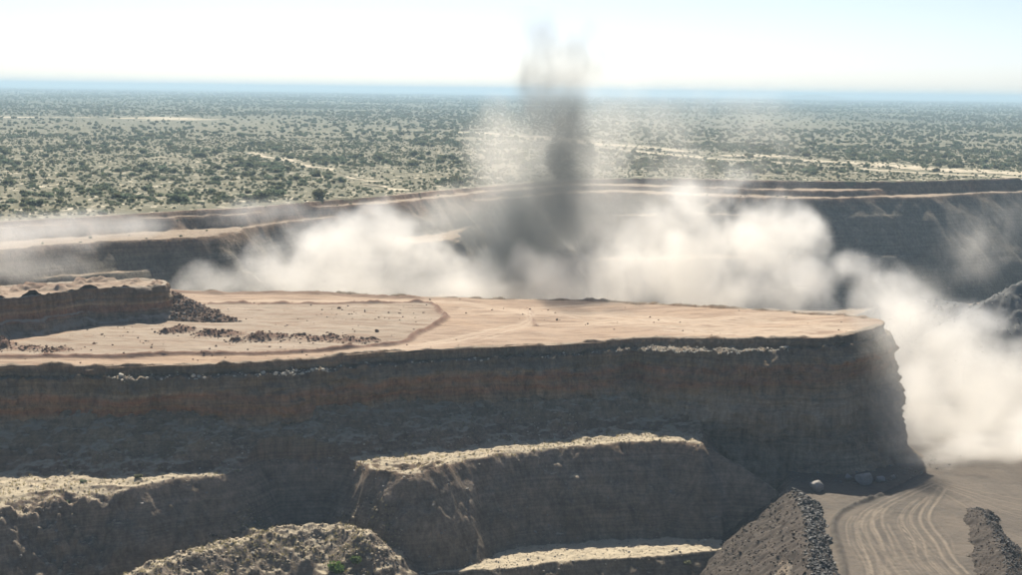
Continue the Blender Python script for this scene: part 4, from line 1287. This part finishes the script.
def dust(name, label, blobs, voxel, mat, noise_scale, amp, gain, seed, warp=6.0, stretch=(1, 1, 1), bias=0.0, power=1.0, z_floor=None, rough=0.58, softness=0.12):
    """blobs: (px, py, distance, rx px, ry px, depth m, weight). A cloud of its own grid."""
    B = []
    for (px, py, d, rx, ry, dep, w) in blobs:
        c = at_dist(px, py, d)
        B.append((c, (rx * d / FPX, dep, ry * d / FPX), w))
    pad = 1.15
    lo = [min(c[k] - r[k] * pad for c, r, w in B) for k in range(3)]
    hi = [max(c[k] + r[k] * pad for c, r, w in B) for k in range(3)]
    res = [max(8, int((hi[k] - lo[k]) / voxel)) for k in range(3)]
    ng = bpy.data.node_groups.new(name + '_nodes', 'GeometryNodeTree')
    ng.interface.new_socket('Geometry', in_out='INPUT', socket_type='NodeSocketGeometry')
    ng.interface.new_socket('Geometry', in_out='OUTPUT', socket_type='NodeSocketGeometry')
    N = ng.nodes.new; Lk = ng.links.new
    go = N('NodeGroupOutput'); N('NodeGroupInput')
    pos = N('GeometryNodeInputPosition').outputs[0]
    def vm(op, a, b):
        nd = N('ShaderNodeVectorMath'); nd.operation = op
        for s, v in ((nd.inputs[0], a), (nd.inputs[1], b)):
            if isinstance(v, (tuple, list, Vector)): s.default_value = tuple(v)
            else: Lk(v, s)
        return nd.outputs['Value'] if op == 'LENGTH' else nd.outputs['Vector']
    def ma(op, a, b=0.0, c=0.0):
        nd = N('ShaderNodeMath'); nd.operation = op
        for s, v in ((nd.inputs[0], a), (nd.inputs[1], b), (nd.inputs[2], c)):
            if isinstance(v, (int, float)): s.default_value = v
            else: Lk(v, s)
        return nd.outputs[0]
    def nz(vec, scale, detail, rough, out='Fac'):
        nd = N('ShaderNodeTexNoise'); nd.noise_dimensions = '3D'
        Lk(vec, nd.inputs['Vector']); nd.inputs['Scale'].default_value = scale
        nd.inputs['Detail'].default_value = detail; nd.inputs['Roughness'].default_value = rough
        return nd.outputs['Fac'] if out == 'Fac' else nd.outputs['Color']
    off = vm('ADD', pos, (seed * 13.7, seed * 7.1, seed * 3.3))
    w1 = vm('SUBTRACT', nz(off, 0.028, 2.0, 0.5, 'Color'), (0.5, 0.5, 0.5))
    p2 = vm('ADD', pos, vm('MULTIPLY', w1, (warp * 2,) * 3))
    S = None
    for c, r, w in B:
        q = vm('MULTIPLY', vm('SUBTRACT', p2, c), tuple(1.0 / v for v in r))
        s = ma('MULTIPLY', ma('SUBTRACT', 1.0, vm('LENGTH', q, (0, 0, 0))), w)
        S = s if S is None else ma('SMOOTH_MAX', S, s, 0.12)
    n1 = nz(vm('MULTIPLY', off, stretch), noise_scale, 7.0, rough)
    n2 = nz(vm('MULTIPLY', vm('ADD', off, vm('MULTIPLY', w1, (30.0, 30.0, 30.0))), stretch), noise_scale * 2.7, 6.0, 0.66)
    dd = ma('ADD', ma('ADD', S, bias), ma('MULTIPLY', ma('SUBTRACT', n1, 0.5), amp * 2))
    dd = ma('ADD', dd, ma('MULTIPLY', ma('SUBTRACT', n2, 0.5), amp * 1.0))
    dd = ma('MINIMUM', ma('MAXIMUM', ma('MULTIPLY', dd, gain), 0.0), 1.0)
    # fade at the outer shell of the blobs, so that noise never reaches the grid's walls
    edge = ma('MINIMUM', ma('MAXIMUM', ma('MULTIPLY', ma('ADD', S, 0.12), 5.0), 0.0), 1.0)
    dd = ma('MULTIPLY', ma('POWER', dd, power), edge)
    if z_floor is not None:
        sp = N('ShaderNodeSeparateXYZ'); Lk(pos, sp.inputs[0])
        dd = ma('MULTIPLY', dd, ma('MINIMUM', ma('MAXIMUM', ma('MULTIPLY', ma('SUBTRACT', sp.outputs['Z'], z_floor), 0.5), 0.0), 1.0))
    vc = N('GeometryNodeVolumeCube')
    Lk(dd, vc.inputs['Density'])
    vc.inputs['Min'].default_value = lo; vc.inputs['Max'].default_value = hi
    for k, ax in enumerate('XYZ'):
        vc.inputs['Resolution ' + ax].default_value = res[k]
    sm = N('GeometryNodeSetMaterial'); sm.inputs['Material'].default_value = mat
    Lk(vc.outputs[0], sm.inputs[0]); Lk(sm.outputs[0], go.inputs[0])
    me = bpy.data.meshes.new(name); me.materials.append(mat)
    o = bpy.data.objects.new(name, me); COL.objects.link(o)
    md = o.modifiers.new('cloud', 'NODES'); md.node_group = ng
    return tag(o, label, kind='stuff')

D_WHITE = dust_material('white_dust', (0.99, 0.975, 0.94), 0.085, 0.66)
D_LEFT = dust_material('pale_dust', (0.985, 0.97, 0.935), 0.06, 0.64)
D_GREY = dust_material('grey_fumes', (0.33, 0.345, 0.34), 0.16, 0.15)
D_THIN = dust_material('thin_dust', (0.90, 0.88, 0.83), 0.022, 0.4)

dust('dust_cloud', 'dense white dust billowing behind the right half of the plateau',
     [(765, 262, 580, 66, 60, 22, 1), (800, 238, 585, 32, 38, 16, .95), (745, 228, 590, 40, 34, 18, .9), (695, 262, 585, 60, 62, 22, 1), (692, 212, 600, 34, 36, 14, .5), (650, 255, 590, 50, 50, 20, .85),
      (610, 268, 580, 50, 40, 18, .85), (560, 282, 570, 56, 26, 14, .9), (805, 285, 580, 36, 36, 18, 1), (720, 300, 575, 100, 24, 18, 1), (590, 300, 570, 80, 22, 16, .9), (850, 268, 580, 26, 22, 12, .5), (720, 180, 605, 26, 26, 12, .35), (510, 290, 570, 56, 22, 14, 1), (545, 268, 572, 44, 26, 12, .75), (620, 240, 590, 30, 30, 14, .6)],
     1.0, D_WHITE, 0.05, 1.1, 1.1, 1, 16.0, bias=0.15, rough=0.66, power=1.25)
dust('dust_cloud', 'low pale dust drifting behind the left half of the plateau',
     [(215, 282, 590, 45, 18, 16, .8), (280, 268, 600, 60, 32, 20, .85), (340, 255, 605, 60, 46, 22, .95), (385, 240, 610, 36, 34, 18, .9), (400, 268, 600, 70, 44, 22, 1), (455, 274, 605, 60, 36, 18, 1), (505, 280, 605, 60, 30, 14, .9), (375, 220, 615, 28, 24, 12, .75), (330, 290, 585, 130, 18, 16, 1), (430, 240, 615, 34, 26, 14, .35), (470, 292, 578, 60, 16, 12, .9)],
     1.0, D_LEFT, 0.05, 1.15, 1.1, 2, 16.0, bias=0.14, rough=0.66, power=1.25, stretch=(0.8, 0.8, 1.15))
dust('dust_cloud', 'white dust pouring down past the right corner of the plateau wall',
     [(905, 325, 540, 50, 46, 20, .9), (945, 352, 530, 66, 54, 24, 1), (1000, 390, 530, 70, 48, 24, 1), (960, 400, 505, 60, 55, 22, 1), (985, 428, 480, 70, 36, 20, 1), (938, 440, 455, 42, 32, 14, 1), (922, 400, 480, 34, 50, 14, 1), (928, 455, 440, 34, 16, 12, .9), (1045, 410, 520, 50, 54, 24, 1), (865, 300, 560, 36, 30, 14, .8), (888, 280, 575, 24, 20, 10, .5),
      (1040, 440, 450, 50, 30, 20, 1), (965, 450, 436, 60, 20, 16, .8), (1020, 454, 430, 50, 18, 16, .7), (975, 318, 560, 26, 18, 10, .5)],
     0.95, D_WHITE, 0.055, 1.05, 1.05, 3, 14.0, bias=0.14, rough=0.66, power=1.25)
dust('dust_cloud', 'thin beige dust lying over the left benches',
     [(30, 236, 570, 90, 24, 30, 1), (-40, 240, 560, 90, 30, 30, 1), (110, 226, 600, 80, 16, 24, .8), (20, 265, 545, 80, 18, 20, .7), (260, 215, 660, 60, 16, 24, .55), (-20, 268, 540, 70, 14, 20, .9)],
     1.5, D_LEFT, 0.035, 1.1, 0.45, 4, 8.0, bias=0.06, rough=0.64)
dust('dust_column', 'tall dark grey column of blast dust rising above the horizon',
     [(505, 252, 594, 42, 44, 12, .9), (488, 236, 594, 42, 34, 12, .45), (525, 225, 594, 46, 50, 12, 1.1), (555, 200, 596, 40, 54, 12, 1.2), (572, 165, 598, 28, 56, 12, 1.3), (569, 125, 600, 30, 52, 11, .8), (555, 120, 600, 42, 60, 12, .36), (560, 85, 602, 40, 46, 10, .32), (530, 80, 602, 18, 60, 7, .38), (560, 50, 602, 42, 36, 9, .22), (585, 66, 602, 34, 34, 9, .20), (520, 280, 585, 26, 26, 9, 1)],
     0.95, D_GREY, 0.05, 0.55, 1.15, 5, 12.0, stretch=(1.3, 1.3, 0.6), bias=0.0, rough=0.64)
dust('dust_cloud', 'thin veil of dust hanging around the dark column over the plain',
     [(510, 175, 640, 60, 90, 24, 1), (600, 165, 645, 60, 95, 24, .9), (680, 185, 645, 40, 60, 20, .9), (560, 150, 645, 60, 110, 24, 1), (640, 120, 650, 90, 50, 24, .3), (760, 140, 650, 60, 50, 20, .2), (450, 215, 640, 60, 40, 20, .8), (600, 215, 630, 120, 50, 24, 1)],
     1.8, D_THIN, 0.035, 1.1, 1.2, 6, 10.0, bias=0.05, rough=0.62)
dust('dust_cloud', 'faint veil of dust in front of the dark far wall at the right',
     [(985, 240, 720, 50, 40, 30, .3), (900, 290, 700, 60, 30, 30, .5), (880, 400, 430, 34, 90, 8, .8), (860, 320, 470, 60, 20, 20, .5)],
     1.8, D_THIN, 0.035, 1.0, 1.0, 7, 10.0, rough=0.62)

dust('dust_cloud', 'thin dust washing over the right corner of the plateau wall',
     [(892, 385, 432, 26, 80, 8, 1), (880, 350, 440, 44, 50, 10, .7), (905, 430, 425, 30, 46, 10, 1)],
     1.2, dust_material('corner_dust', (0.96, 0.93, 0.87), 0.07, 0.55), 0.06, 0.8, 1.0, 8, 6.0, rough=0.62)
hz = NT('haze_air')
hv = hz.n('ShaderNodeVolumePrincipled')
hv.inputs['Color'].default_value = (0.47, 0.65, 0.79, 1)
hv.inputs['Density'].default_value = 0.00012
hv.inputs['Anisotropy'].default_value = 0.2
hv.inputs['Density Attribute'].default_value = ''
hz.l(hv.outputs[0], hz.out.inputs['Volume'])
try:
    hz.mat.cycles.homogeneous_volume = True
except Exception:
    pass
hx0, hx1, hy0, hy1, hz0, hz1 = -35500, 35500, -35500, 35500, -98.0, 97.0
hv8 = [(hx0, hy0, hz0), (hx1, hy0, hz0), (hx1, hy1, hz0), (hx0, hy1, hz0), (hx0, hy0, hz1), (hx1, hy0, hz1), (hx1, hy1, hz1), (hx0, hy1, hz1)]
tag(raw_mesh('haze', hv8, [(3, 2, 1, 0), (4, 5, 6, 7), (0, 1, 5, 4), (1, 2, 6, 5), (2, 3, 7, 6), (3, 0, 4, 7)], hz.mat, smooth_shade=False), 'pale blue haze in the air over the plain', kind='stuff')
